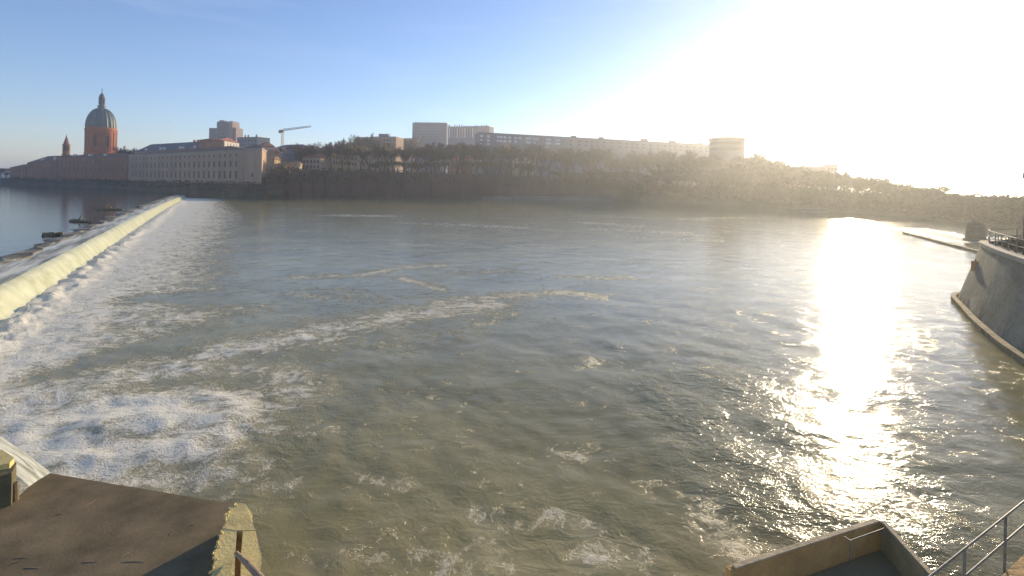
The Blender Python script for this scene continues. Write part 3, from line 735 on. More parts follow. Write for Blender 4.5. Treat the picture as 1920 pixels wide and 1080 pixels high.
MB().lathe(c, [(6.4 * k, zd(184)), (6.6 * k, zd(182.5)), (5.6 * k, zd(182)), (5.0 * k, zd(179.5)), (3.4 * k, zd(177)), (1.4 * k, zd(175)), (.8 * k, zd(173.5)), (1.0 * k, zd(173)), (.3 * k, zd(172))], 24).build('lantern_cap', M['lead'], t)
MB().tube((c.x, c.y, zd(172.2)), (c.x, c.y, zd(164)), .22, .08, 6).box((c.x, c.y, zd(168)), (.8, .0, 0), (0, .09, 0), (0, 0, .1)).build('cross', M['dark'], t)

# long slate roofed building behind
q = quad(250, 395, 370, 345, 14); zs_ = zat(310, 283, 370)
t, r = building('slate_roofed_hall', 'long grey slate roofed hall with white dormers behind the hospital wing', 'building', q, 8, zs_, M['stucco'], M['slate'], zs_ + 6.3, ridge=.12)
for f in (.18, .42, .48, .72, .76, .93):
    pp = V2(q[0]).lerp(V2(q[1]), f) + (V2(q[3]) - V2(q[0])) * .12
    d_ = MB().prism([pp + Vector(o_) for o_ in ((-.9, -.9), (.9, -.9), (.9, .9), (-.9, .9))], zs_ - .4, zs_ + 2.8).build('dormer', M['white'], r)
for f in (.8, .85, .9, .94, .97):
    pp = V2(q[0]).lerp(V2(q[1]), f) + (V2(q[3]) - V2(q[0])) * .5
    MB().prism([pp + Vector(o_) for o_ in ((-.6, -.6), (.6, -.6), (.6, .6), (-.6, .6))], zs_ + 4.6, zs_ + 7.6).build('chimney', M['brick'], r)
q = quad(371, 345, 390, 338, 10)
building('brick_house', 'brown brick house block closing the right end of the slate hall', 'house', q, 8, zat(380, 262, 341), M['brick'], M['tile'], zat(380, 258, 341), ridge=.2)
# white house with red roof
a, b = gp(408, 345), gp(447, 372); q = [gp(391, 352), a, b, gp(430, 385)]
zt = zat(425, 265, 355)
t, r = building('white_house', 'white sunlit house with a red tiled roof below the tower block', 'house', q, 8, zt, M['white'], M['redtile'], zt + 3.2, ridge=.15)
windows(t, a, b, (zt - 2.2,), 6, 1.3, 1.9, M['glass'], .06, .94)
# tower block
DT = 620
def slab(parent, x0, x1, y0, y1, D, depth, m, nm='wall', dx=0):
    q = [gp(x0, D), gp(x1, D), gp(x1, D) + Vector((dx, depth)), gp(x0, D) + Vector((dx, depth))]
    MB().prism(q, y1, zat((x0 + x1) / 2, y0, D)).build(nm, m, parent); return q
c = gp(415, DT)
t = thing('tower_block', 'stepped high rise apartment tower with dark balcony bands on the skyline', 'building', (c.x, c.y, 8))
for x0, x1, y0, D, m in ((390, 404, 240, DT + 1, 'greyc'), (404.3, 427, 228, DT, 'greyc'), (427.3, 433.6, 227, DT - 1.5, 'pinkc'), (434, 440.5, 239, DT + 2, 'pinkc')):  # right-hand steps: their sunlit look painted as pinker panels
    slab(t, x0, x1, y0, 8, D, 16, M[m])
slab(t, 409, 418, 225.4, zat(415, 228, DT) + .01, DT + 3, 8, M['greyc'], 'lift_housing')
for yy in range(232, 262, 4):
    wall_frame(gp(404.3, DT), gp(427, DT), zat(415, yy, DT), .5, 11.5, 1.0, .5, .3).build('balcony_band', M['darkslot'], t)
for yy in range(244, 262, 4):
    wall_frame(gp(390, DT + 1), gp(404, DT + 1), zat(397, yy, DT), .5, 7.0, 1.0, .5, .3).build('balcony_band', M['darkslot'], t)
# grey block
q = quad(443, 480, 481, 470, 14); zt = zat(462, 258, 475)
t, r = building('apartment_block', 'plain grey flat roofed block just right of the tower block', 'building', q, 8, zt, M['greyc'], M['dark'], zt + .5, 'flat')
windows(t, q[0], q[1], (zt - 3, zt - 6.5), 6, 1.5, 1.6, M['glass'])
for f in (.15, .3, .7):
    pp = V2(q[0]).lerp(V2(q[1]), f) + (V2(q[3]) - V2(q[0])) * .4
    MB().prism([pp + Vector(o_) for o_ in ((-.5, -.5), (.5, -.5), (.5, .5), (-.5, .5))], zt + .51, zt + 3.2).build('chimney', M['brick'], r)
# gabled house
a, b = gp(492, 330), gp(514, 338); q = [gp(480, 340), a, b, gp(502, 350)]
zt = zat(503, 274, 333)
t, r = building('gabled_house', 'brown roofed house with sunlit pinkish gable right of the pavilion', 'house', q, 8, zt, M['pinkc'], M['tile'], zt + 3.0, ridge=.15)
windows(t, a, b, (zt - 3,), 3, 1.2, 1.7, M['glass'])
# sunlit low rows
a, b = gp(499.5, 288), gp(530, 318); q = [gp(499.5, 288) + Vector((-6, 4)), a, b, b + Vector((-6, 4))]
zt = zat(514, 288, 300)
t, r = building('cream_terrace', 'sunlit cream terrace with arched openings under a dark red roof', 'house', q, 8, zt, M['cream'], M['redtile'], zt + 2.6, ridge=.05)
windows(t, a, b, (zt - 2.2,), 8, 1.4, 1.7, M['glass'])
a, b = gp(499.5, 262), gp(537, 292); q = [a + Vector((-6, 5)), a, b, b + Vector((-6, 5))]
zt = zat(515, 300.5, 276)
t, r = building('ochre_annex', 'low sunlit ochre annex with small dark windows beside the pavilion', 'house', q, 8, zt, M['ochre'], M['tile'], zt + 2.2, ridge=.05)
windows(t, a, b, (zt - 1.5,), 6, .9, 1.5, M['glass'])
q = quad(529, 330, 552, 322, 12); zt = zat(540, 283, 326)
t, r = building('grey_house', 'dull grey house behind the sunlit annex under the crane', 'house', q, 8, zt, M['greyc'], M['slate'], zt + 2, ridge=.2)
windows(t, q[0], q[1], (zt - 2.5,), 4, 1.2, 1.6, M['glass'])
q = quad(512, 420, 560, 405, 14); zt = zat(536, 277, 412)
t, r = building('low_house', 'low dark roofed house at the foot of the crane mast', 'house', q, 8, zt, M['stucco'], M['slate'], zt + 3.2, ridge=.15)
windows(t, q[0], q[1], (zt - 2.5,), 6, 1.3, 1.7, M['glass'])
a, b = gp(549, 274), gp(566, 290); q = [a + Vector((-5, 4)), a, b, b + Vector((-5, 4))]
zt = zat(558, 305.5, 282)
t, r = building('yellow_shed', 'small bright yellow walled shed on the embankment right of the annex', 'shed', q, 8, zt, M['ochre'], M['tile'], zt + 1.2, ridge=.05)
windows(t, a, b, (zt - 1.3,), 2, 1.1, 1.3, M['glass'])
# ochre house right of grove
a, b = gp(621, 322), gp(669, 345); q = [gp(617, 345), a, b, gp(664, 372)]
zt = zat(645, 289, 333)
t, r = building('ochre_house', 'sunlit ochre house under a long dark slate roof amid bare trees', 'house', q, 12, zt, M['ochre'], M['slate'], zt + 6.6, ridge=.04)
windows(t, a, b, (zt - 2.6, zt - 6), 9, 1.1, 1.9, M['glass'])
p = gp(619.5, 330); MB().tube((p.x, p.y, zt - 4), (p.x, p.y, zat(619, 267, 330)), .9, .7, 8).build('chimney', M['stone'], t)
# mid skyline houses
q = quad(665, 455, 700, 450, 14); zt = zat(682, 258, 452)
t, r = building('striped_block', 'small flat block with pinkish bands among bare trees', 'building', q, 8, zt, M['stucco'], M['greyc'], zt + .5, 'flat')
for dz in (2.2, 5.4, 8.6): wall_frame(q[0], q[1], zt - dz, .62, 10, 1.0, .5, .3).build('balcony_band', M['pinkc'], t)
q = quad(697, 470, 741, 465, 16); zt = zat(719, 257, 468)
t, r = building('terrace_block', 'grey brown block with a rooftop hut left of the tall slab', 'building', q, 8, zt, M['stucco'], M['dark'], zt + .4, 'flat')
pp = V2(q[0]).lerp(V2(q[1]), .42); slab(t, 708, 726, 251, zt + .41, 474, 6, M['greyc'], 'roof_hut')
windows(t, q[0], q[1], (zt - 3, zt - 6.5), 7, 1.5, 1.7, M['glass'])
q = quad(738, 560, 775, 556, 16); zt = zat(756, 260, 558)
building('low_block', 'low plain block at the left foot of the tall grey slab', 'building', q, 8, zt, M['stucco'], M['dark'], zt + .5, 'flat')
# grey slabs
DS = 720
q = quad(771, DS, 835.5, DS - 4, 16); zt = zat(803, 231.5, DS)
t, r = building('slab_block', 'tall blank grey slab block with a toothed roof edge on the skyline', 'building', q, 8, zt, M['greyc'], M['dark'], zt + .6, 'flat')
for i in range(15):
    pp = V2(q[0]).lerp(V2(q[1]), .08 + .87 * i / 14) + Vector((0, 2))
    MB().prism([pp + Vector(o_) for o_ in ((-.7, -.7), (.7, -.7), (.7, .7), (-.7, .7))], zt + .61, zt + 2.0 + rnd.uniform(-.4, .5)).build('roof_vent', M['dark'], r)
for zc in (5, 9, 13, 17, 21, 25): wall_frame(q[0], q[1], zt - zc, .5, 44, .22, .3, .17).build('floor_joint', M['stucco'], t)
q = quad(838, DS - 40, 915, DS - 60, 16); zt = zat(876, 237.5, DS - 50)
t, r = building('ribbed_block', 'paler slab block with ribbed front and cluttered roof beside the blank slab', 'building', q, 8, zt, M['greyc'], M['dark'], zt + .5, 'flat')
for i in range(16):
    pp = V2(q[0]).lerp(V2(q[1]), .04 + .9 * i / 15) + Vector((0, 2)); h = rnd.choice((.6, 1.2, 2.2, 2.8))
    MB().prism([pp + Vector(o_) for o_ in ((-.6, -.6), (.6, -.6), (.6, .6), (-.6, .6))], zt + .51, zt + .6 + h).build('roof_vent', M['greyc'], r)
for i in range(12):
    wall_frame(q[0], q[1], zt - 8, .04 + .70 * i / 11, 1.5, 13, .6, .5).build('pier', M['panel'] if i % 3 == 0 else M['stucco'], t)
wall_frame(q[0], q[1], zt - 5, .87, 13, 9.5, .5, .3).build('end_panel', M['pinkc'], t)
windows(t, q[0], q[1], (zt - 3.2, zt - 6.6, zt - 10), 12, 1.7, 1.6, M['glass'], .06, .78)
# long apartment building
LA, LB = gp(897, 452), gp(1329, 530); zt = 8 + 47.0
u = (LB - LA).normalized(); nn = Vector((-u.y, u.x)); q = [LA, LB, LB + nn * 16, LA + nn * 16]
t, r = building('long_apartment_block', 'very long flat roofed apartment block with pale reflecting window squares at its left end', 'building', q, 8, zt, M['greyc'], M['dark'], zt + .6, 'flat')
LL = (LB - LA).length
def fx(x):   # fraction along the front seen at pixel x
    k_ = (x - 960) / F; return (LA.x - k_ * LA.y) / (k_ * u.y - u.x) / LL
for x, rows in ((901, 3), (914, 3), (932, 2), (938, 2), (945, 2), (954, 2), (965, 2), (973, 1), (987, 2), (992, 2), (1000, 2), (1006, 1), (1024, 3), (1029, 2), (1041, 2), (1046, 2)):
    for rr in range(rows):
        wall_frame(LA, LB, zt - 2.9 - rr * 3.4, fx(x), 2.6, 2.1, .4, .25).build('window_reflection', M['panel'], t)  # light reflected in the windows painted as pale squares
f_w = lambda i: .36 + .62 * i / 21 + .006 * math.sin(i * 7.3)
for i in range(22):
    for rr in range(2 + (i * 5 % 3 == 0)):
        wall_frame(LA, LB, zt - 3.0 - rr * 3.4, f_w(i), 2.2, 1.3, .14, .06).build('window', M['glass'], t)
wall_frame(LA, LB, zt - 8, .005 + fx(907), 4, 15, .4, .2).build('stair_panel', M['pinkc'], t)
wall_frame(LA, LB, zt - 5, fx(1036), 3, 9, .5, .3).build('stair_panel', M['pinkc'], t)
for x, wd_, hh in ((1076, 4, 1.6), (1128, 4, 1.6), (1209, 6, 2.3), (1262, 6, 2.3), (1313, 5, 1.5)):
    pp = LA + u * LL * fx(x) + nn * 3
    MB().prism([pp - u * wd_ / 2 - nn * 2, pp + u * wd_ / 2 - nn * 2, pp + u * wd_ / 2 + nn * 2, pp - u * wd_ / 2 + nn * 2], zt + .61, zt + .6 + hh).build('roof_hut', M['greyc'], r)
# rotunda
c = gp(1361, 372); Rr = 33.5 * 372 / F * .92; z1 = zat(1361, 262.5, 372)
t = thing('round_building', 'drum shaped building with thin overhanging flat roof at the right end of the blocks', 'building', (c.x, c.y, 6))
MB().lathe(c, [(Rr, 5), (Rr, z1)], 64).build('wall', M['greyc'], t)
MB().lathe(c, [(Rr + .9, z1 + .01), (Rr + .9, z1 + .7), (Rr - 1, z1 + 1.2)], 64).build('roof', M['stucco'], t)
for i in range(20):
    an = math.pi + math.pi * (i + .5) / 20; d = Vector((math.cos(an), math.sin(an), 0)); s_ = Vector((-d.y, d.x, 0))
    for rr in range(2):
        MB().box(Vector((c.x, c.y, z1 - 3.0 - 4.2 * rr)) + d * Rr, s_ * .8, d * .06, (0, 0, 1.1)).build('window', M['glass'], t)
# low block to the right of it
q = quad(1398, 345, 1434, 338, 14); zt = zat(1415, 299, 341)
t, r = building('low_flat_block', 'low flat block continuing right of the round building', 'building', q, 5, zt, M['stucco'], M['dark'], zt + .5, 'flat')
windows(t, q[0], q[1], (zt - 3, zt - 6.5), 5, 1.6, 1.6, M['glass'])
q = quad(1435, 330, 1545, 310, 12); zt = zat(1490, 319, 320)
t, r = building('hazy_terrace', 'long low terrace fading in the sun haze right of the poplars', 'building', q, 5, zt, M['stucco'], M['tile'], zt + 2.4, ridge=.03)
windows(t, q[0], q[1], (zt - 3, zt - 6.5), 12, 1.4, 1.7, M['glass'])
q = quad(1549, 330, 1570, 328, 12); zt = zat(1559, 310, 329)
t, r = building('hazy_tower', 'pale blocky tower washed out by the sun haze', 'building', q, 5, zt, M['greyc'], M['dark'], zt + .5, 'flat')
windows(t, q[0], q[1], (zt - 2.5, zt - 5.8), 3, 1.4, 1.5, M['glass'])
# small white pavilion among the trees
q = quad(884, 404, 903, 402, 8); zt = zat(893, 287, 403)
t, r = building('kiosk', 'small pale pavilion with three upright bays among the embankment trees', 'kiosk', q, 14.8, zt, M['stone'], M['tile'], zt + 2.0, ridge=.3)
wall_frame(q[0], q[1], zt - 3, .55, 2.8, 5.2, .5, .3).build('door', M['panel'], t)
for f in (.3, .8): wall_frame(q[0], q[1], zt - 3, f, .8, 5.0, .3, .12).build('window', M['glass'], t)
# roofs half seen in the trees
for i, (x0, x1, yt, D, wl, rf, lb) in enumerate(((565, 600, 296, 318, 'stucco', 'redtile', 'reddish roofed house half hidden in the bare grove'), (776, 815, 281, 420, 'pinkc', 'redtile', 'pinkish house half hidden by trees below the blank slab'),
        (843, 880, 290, 415, 'brick_bright', 'tile', 'orange brick house behind embankment trees left of the pale pavilion'), (960, 1000, 296, 445, 'ochre', 'tile', 'ochre fronted house among trees below the long block'))):
    q = quad(x0, D, x1, D - 4, 10); zt = zat((x0 + x1) / 2, yt, D)
    t, r = building('house', lb, 'house', q, 10, zt, M[wl], M[rf], zt + 2.8, ridge=.2)
    windows(t, q[0], q[1], (zt - 2.4, zt - 5.6), 5, 1.2, 1.7, M['glass'])

# ------------------------------------------------------------------ crane
DC = 500; c = gp(528, DC); zj = zat(528, 246.5, DC)
t = thing('tower_crane', 'tall white tower crane with its jib swung right over the rooftops', 'crane', (c.x, c.y, 8))
mb = MB(); hw = .9
for sx in (-1, 1):
    for sy in (-1, 1): mb.tube((c.x + sx * hw, c.y + sy * hw, 8), (c.x + sx * hw, c.y + sy * hw, zj), .2, .2, 4)
z = 8
while z < zj - 2:
    for sx, sy, ex, ey in ((-1, -1, 1, -1), (1, -1, 1, 1), (1, 1, -1, 1), (-1, 1, -1, -1)):
        mb.tube((c.x + sx * hw, c.y + sy * hw, z), (c.x + ex * hw, c.y + ey * hw, z + 2), .1, .1, 3)
    z += 2
mb.build('mast', M['crane'], t)
tip = P(583, 239.2, 459); jd = Vector((tip.x - c.x, tip.y - c.y, 0)); jl = jd.length; jd.normalize(); js = Vector((-jd.y, jd.x, 0))
def truss(l0, l1, hgt):
    mb = MB(); o = Vector((c.x, c.y, zj + .6)); n = int((l1 - l0) / 2.2)
    for s_ in (-.6, .6): mb.tube(o + jd * l0 + js * s_, o + jd * l1 + js * s_, .16, .13, 4)
    mb.tube(o + jd * l0 + Vector((0, 0, hgt)), o + jd * l1 + Vector((0, 0, hgt * .6)), .18, .13, 4)
    for i in range(n):
        a = l0 + (l1 - l0) * i / n; b_ = l0 + (l1 - l0) * (i + 1) / n; hh = hgt * (1 - .4 * (i + .5) / n)
        for s_ in (-.6, .6):
            mb.tube(o + jd * a + js * s_, o + jd * (a + b_) / 2 + Vector((0, 0, hh)), .08, .08, 3); mb.tube(o + jd * (a + b_) / 2 + Vector((0, 0, hh)), o + jd * b_ + js * s_, .08, .08, 3)
    return mb
truss(0, jl, 1.8).build('jib', M['crane'], t)
truss(-7.5, 0, 1.5).build('counter_jib', M['crane'], t)
o_ = Vector((c.x, c.y, zj + .2))
MB().box(o_ - jd * 6.2, jd * 1.2, js * .9, (0, 0, 1.3)).build('counterweight', M['dark'], t)
MB().box(o_ + jd * 1.8 - js * 1.4, jd * .8, js * .7, (0, 0, 1.1)).build('cab', M['dark'], t)
MB().prism([(c.x - 1.3, c.y - 1.3), (c.x + 1.3, c.y - 1.3), (c.x + 1.3, c.y + 1.3), (c.x - 1.3, c.y + 1.3)], zj - 1.0, zj + .5).build('slewing_ring', M['dark'], t)

# ------------------------------------------------------------------ street lamps, embankment details
def lamp(px, D, hgt, label):
    p = gp(px, D); zb = sh_at(px)[1]
    t = thing('street_lamp', label, 'street lamp', (p.x, p.y, zb), 'street lamps along the embankment')
    MB().tube((p.x, p.y, zb), (p.x, p.y, zb + hgt), .16, .09, 8).build('post', M['rail'], t)
    MB().tube((p.x, p.y, zb + hgt), (p.x + .9, p.y - .9, zb + hgt + .25), .07, .06, 6).build('arm', M['rail'], t)
    MB().box((p.x + 1.1, p.y - 1.1, zb + hgt + .22), (.4, -.4, 0), (.13, .13, 0), (0, 0, .09)).build('lamp_head', M['white'], t)
for x, D, hgt, lb in ((570, 274, 4.5, 'pale lamp post on the embankment right of the yellow shed'), (586, 281, 4.6, 'second pale lamp post on the embankment before the bare grove'), (606, 289, 4, 'lamp post on the embankment just left of the ochre house'), (693, 326, 5, 'lone lamp post on the embankment right of the ochre house')):
    lamp(x, D, hgt, lb)
for x in list(range(540, 1050, 24)):
    D, z = sh_at(x); p = gp(x, D); nnv = p.normalized()
    MB().box((p.x - nnv.x * .7, p.y - nnv.y * .7, z * .5), (.7, 0, 0), (0, .35, 0), (0, 0, z * .5 + .3)).build('buttress', M['brickwall'], embank)
# lower landing and graffiti by the pavilion
p = gp(501, 232)
t = thing('landing_steps', 'dark greenish stone landing stage at the water below the pavilion', 'landing', (p.x, p.y, 0))
MB().prism([gp(488, 231), gp(530, 236), gp(534, 252), gp(490, 238)], -1, 2.2).build('platform', M['quay'], t)
MB().prism([gp(505, 233.5), gp(530, 238), gp(533, 246), gp(508, 237)], 2.2, 4.2).build('upper_step', M['olive'], t)
g = MB()
gq = Vector((p.x - .8, p.y - .52, 1.0))
for ax, az, bx, bz in ((0, -.7, 0, .8), (-.35, .45, 0, .8), (.5, .8, 1.2, .8), (.5, .8, .5, .1), (.5, .1, 1.15, .1), (1.15, .1, 1.15, -.7), (1.15, -.7, .45, -.7)):
    g.tube(gq + Vector((ax, 0, az)), gq + Vector((bx, 0, bz)), .1, .1, 5)
g.build('graffiti', M['red'], t)
# pale pontoon along the bank
def pontoon(x0, x1, D, h, label, dd=4):
    q = [gp(x0, D), gp(x1, D + 1), gp(x1, D + dd), gp(x0, D + dd)]; c = sum(q, Vector((0, 0))) / 4
    t = thing('pontoon', label, 'pontoon', (c.x, c.y, 0), None)
    MB().prism(q, -.4, h).build('hull', M['pontoon'], t)
    cc = [c + (p_ - c) * .985 for p_ in q]; MB().prism(cc, h + .004, h + .5).build('deck', M['dark'], t)
    n = max(3, int((x1 - x0) / 15))
    for i in range(n):
        pp = q[0].lerp(q[1], (i + .5) / n) + Vector((0, .5)); MB().tube((pp.x, pp.y, h + .5), (pp.x, pp.y, h + 1.6), .08, .08, 6).build('bollard', M['dark'], t)
pontoon(966, 1150, 328, 2.6, 'long pale landing pontoon moored at the far bank below the apartment block')
pontoon(905, 962, 322, 1.8, 'shorter grey pontoon moored left of the long pale one')
pontoon(1502, 1552, 200, 1.0, 'low bright pontoon by the bank at the head of the sun glitter')

# ------------------------------------------------------------------ right: sill, pier, bastion
s0, s1 = gz(1692, 434, .4), gz(1836, 470, .4); d = V2(s1 - s0).normalized(); nn = Vector((-d.y, d.x))
if nn.x < 0: nn = -nn
mb = MB()
for i in range(12):
    a = V2(s0).lerp(V2(s1), i / 12); b = V2(s0).lerp(V2(s1), (i + 1) / 12); h = .45 + .15 * noise.noise((i * 1.3, 0, 0))
    mb.prism([a, b - d * .04, b - d * .04 + nn * .6, a + nn * .6], -.5, h - .15)
tag(mb.build('stone_sill', M['olive']), 'low dark stone sill in the water holding back pale rapids on the right', 'sill')
c = gz(1829, 452, 0); t = thing('bridge_pier', 'dark rounded stone pier standing in the water behind the right hand bastion', 'pier', c)
MB().lathe(V2(c), [(1.75, -.5), (1.7, .4), (1.45, .5), (1.3, 2.6), (1.0, 3.3), (.3, 3.6)], 18).build('shaft', M['quay'], t)
MB().lathe(V2(c), [(2.2, -.6), (2.1, -.05), (1.72, .12)], 18).build('footing', M['olive'], t)

out = [(14, 2), (20.8, 14.5), (24.9, 24.6), (28.8, 31.4), (31.6, 35.6), (33.0, 37.7), (34.1, 39.3), (35.0, 40.2), (36.6, 41), (46, 43), (60, 30), (40, 0)]
inn = [(15.3, 1.5), (22.1, 14), (26.2, 24.1), (30.1, 31), (32.9, 35.2), (34.3, 37.2), (35.3, 38.5), (36.0, 39.1), (37.2, 39.7), (46, 41.8), (59, 30), (40, 1)]
def crom(pts, i0, i1, k):
    o_ = []
    for i in range(len(pts)):
        if i0 <= i < i1:
            a, b, c, d = (Vector(pts[j]) for j in (i - 1, i, i + 1, i + 2))
            for j in range(k):
                t = j / k; o_.append(tuple(.5 * (2 * b + (c - a) * t + (2 * a - 5 * b + 4 * c - d) * t * t + (3 * b - a - 3 * c + d) * t ** 3)))
        else: o_.append(tuple(pts[i]))
    return o_
out = crom(out, 1, 9, 4); inn = crom(inn, 1, 9, 4)
zt_ = 4.3
t = thing('stone_bastion', 'dark curved stone bastion wall with battered face rising from the water on the right', 'bastion', (38, 30, 0))
MB().prism(out, -.6, zt_, inn).build('wall', M['bastion'], t)
band_o = [Vector(a) - (Vector((40, 22)) - Vector(a)).normalized() * .02 for a in out]
band_i = [Vector(a).lerp(Vector(b), .28) - (Vector((40, 22)) - Vector(a)).normalized() * .02 for a, b in zip(out, inn)]
MB().prism(band_o, -.55, [.62 + .25 * noise.noise((a[0] * 1.7, a[1] * 1.7, 0)) for a in out], band_i).build('tide_band', M['quay'], t)
ce = [(p_[0] * 1 + .0, p_[1]) for p_ in inn]
mb = MB(); N2 = len(out)
low = [Vector(o_) for o_ in out]; cc = Vector((40, 22))
for i in range(1, 33):
    a, b = low[i], low[i + 1]; na = (a - cc).normalized(); nb = (b - cc).normalized()
    mb.prism([a + na * .22, b + nb * .22, b - nb * .15, a - na * .15], -.5, .28)
mb.build('footing', M['drift'], t)
mb = MB()
for i in range(1, 33):
    a, b = Vector(inn[i]), Vector(inn[i + 1]); na = (a - cc).normalized(); nb = (b - cc).normalized()
    mb.prism([a + na * .12, b + nb * .12, b - nb * .5, a - na * .5], zt_ + .004, zt_ + .28)
mb.build('coping', M['stone'], t)
# sign on the bastion's nose
p = P(1829, 499, 37.2)
t = thing('bastion_sign', 'small orange notice board fixed to the nose of the right hand bastion', 'sign', p)
fr_ = (V2(p) * -1).normalized(); sd = Vector((-fr_.y, fr_.x, 0)); f3 = Vector((fr_.x, fr_.y, 0))
MB().box(p, sd * .24, f3 * .03, (0, 0, .36)).build('board', M['orange'], t)
MB().tube(p - f3 * .1 - Vector((0, 0, .75)), p - f3 * .1 + Vector((0, 0, .5)), .04, .04, 6).build('post', M['rail'], t)
# railing and shrubs on the bastion
t = thing('bastion_railing', 'weathered metal railing along the top of the right hand bastion', 'railing', (34, 38, zt_))
ptsr = [Vector((22.5, 14.0)), Vector((26.6, 24)), Vector((30.5, 30.9)), Vector((34.5, 36.9)), Vector((36.2, 38.8)), Vector((37.4, 39.3)), Vector((45, 41.2))]
pr_ = []
for a, b in zip(ptsr, ptsr[1:]):
    k_ = max(1, int((b - a).length / 1.6))
    for i in range(k_): pr_.append(a.lerp(b, i / k_))
for i, a in enumerate(pr_): MB().tube((a.x, a.y, zt_ + .28), (a.x, a.y, zt_ + 1.2), .035, .035, 6).build('post', M['rail'], t)
for hh in (1.2, .75):
    mb = MB()
    for a, b in zip(pr_, pr_[1:]): mb.tube((a.x, a.y, zt_ + hh), (b.x, b.y, zt_ + hh), .03, .03, 5)
    mb.build('rail', M['rail'], t)
rg = random.Random(3)
for i, (bx, by, s) in enumerate(((36.9, 38.0, .7), (38.6, 38.6, .8), (40, 37, 1.0), (35.2, 35.8, .6), (37.5, 35.5, .9), (41.5, 38.5, .9), (33.6, 33.2, .7), (32.4, 31.2, .6), (36.2, 37.2, .6), (39.2, 39.3, .8), (34.6, 34.2, .8), (30.6, 28.4, .6), (29.3, 26.4, .7))):
    mb = MB()
    for k_ in range(420):
        v = Vector((rg.gauss(0, .42), rg.gauss(0, .42), abs(rg.gauss(0, .42)))) * s; c_ = Vector((bx, by, zt_ + .05)) + v
        a = Vector((rg.uniform(-1, 1), rg.uniform(-1, 1), rg.uniform(-1, 1))).normalized(); b_ = a.orthogonal().normalized(); q_ = .075 * rg.uniform(.6, 1.4)
        mb.add([c_ - a * q_, c_ + b_ * q_ * .5, c_ + a * q_, c_ - b_ * q_ * .5], [(0, 1, 2, 3)])
    t = thing('shrub', 'straggly dark shrub growing on top of the right hand bastion', 'shrub', (bx, by, zt_), 'shrubs on top of the bastion')
    mb.build('foliage', M['leaf'], t)
    st = MB()
    for k_ in range(5): st.tube((bx, by, zt_ - .02), (bx + rg.uniform(-.4, .4) * s, by + rg.uniform(-.4, .4) * s, zt_ + .6 * s), .02, .008, 4)
    st.build('stem', M['bark'], t)
# lamp mast at the right frame edge
p = P(1921, 462, 31); zb = zt_ + .28
t = thing('lamp_mast', 'dark mast with small round floodlight at the right edge of the picture', 'lamp mast', (p.x, p.y, zt_))
MB().tube((p.x, p.y, zt_), (p.x, p.y, zat(1921, 275, 31)), .09, .05, 8).build('post', M['dark'], t)
zf = zat(1921, 330, 31); MB().tube((p.x - .14, p.y - .1, zf - .15), (p.x - .14, p.y - .1, zf + .2), .15, .11, 10).build('floodlight', M['metal'], t)
MB().tube((p.x - .02, p.y, zat(1921, 316, 31)), (p.x - .22, p.y - .05, zat(1921, 316, 31)), .02, .02, 5).build('bracket', M['dark'], t)

# ------------------------------------------------------------------ foreground left: slab, lit wall end, pillar
ZS = 2.5
pts = [V2(gz(x, y, ZS)) for x, y in ((94, 887), (140, 895), (210, 907), (290, 920), (370, 934), (446, 946))] + [V2(gz(446, 1180, ZS)), V2(gz(-160, 1180, ZS)), V2(gz(-160, 1010, ZS)), V2(gz(30, 935, ZS)), V2(gz(52, 914, ZS)), V2(gz(72, 900, ZS))]
tag(MB().prism(pts, -1, ZS).build('concrete_slab', M['slab']), 'dark brown stained concrete slab in the lower left corner beside the lit wall end', 'slab')
ZW = 2.86
Lp = [(398, 1180), (396, 1080), (403, 1050), (401, 1036), (409, 1022), (411, 1006), (417, 992)]
Far = [(417, 992), (424, 976), (422, 966), (431, 958), (430, 949), (440, 947), (446, 944), (460, 945), (468, 952), (473, 962), (472, 968), (477, 985), (479, 994)]
Rp = [(479, 994), (484, 1015), (490, 1042), (490, 1060), (489, 1100), (486, 1180)]
SLl = [(444, 995), (441, 1040), (437, 1180)]; SLr = [(455.5, 995), (452, 1040), (448, 1180)]
def zz(l): return [V2(gz(x, y, ZW)) for x, y in l]
t = thing('wall_end', 'sunlit ochre concrete wall end with a broken edge and a long slot', 'wall', tuple(gz(450, 1010, 0)))
mb = MB()
def rough(pl, z0, z1): 
    mb.prism(pl, z0, [z1 + .012 * noise.noise((p_[0] * 4, p_[1] * 4, 0)) for p_ in pl])
rough(zz(Lp[::-1]) + zz(SLl[::-1])[0:0] + zz([SLl[2], SLl[1], SLl[0]])[0:3], -1, ZW)
rough(zz(Far + [SLr[0], SLl[0]]), -1, ZW + .004)
rough(zz(Rp + SLr[::-1]), -1, ZW)
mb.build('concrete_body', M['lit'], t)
MB().prism(zz(SLl + SLr[::-1]), -1, ZW - .13).build('slot_floor', M['brownc'], t)
# broken chips along the edge
rg = random.Random(5); mb = MB()
for i in range(46):
    f = i / 46 * (len(Lp) + 5 - 1.01); seq = Lp[1:] + Far[1:6]; f = min(f, len(seq) - 1.01); a = seq[int(f)]; b = seq[int(f) + 1]; k_ = f - int(f)
    p = gz(a[0] + (b[0] - a[0]) * k_ + rg.uniform(-2, 4), a[1] + (b[1] - a[1]) * k_ + rg.uniform(-2, 2), ZW); s = rg.uniform(.008, .024)
    ax = Vector((rg.uniform(-1, 1), rg.uniform(-1, 1), rg.uniform(-.4, .4))).normalized(); ay = ax.orthogonal().normalized(); az = ax.cross(ay)
    mb.box(p, ax * s, ay * s * .7, az * s * .6)
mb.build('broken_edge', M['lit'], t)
a, b = gz(443, 1037, ZW + .06), gz(494, 1092, ZW + .28); mb = MB()
mid = a.lerp(b, .5) + Vector((0, 0, .02)); mb.tube(a, mid, .028, .04, 10); mb.tube(mid, b + (b - a) * .6, .04, .046, 10)
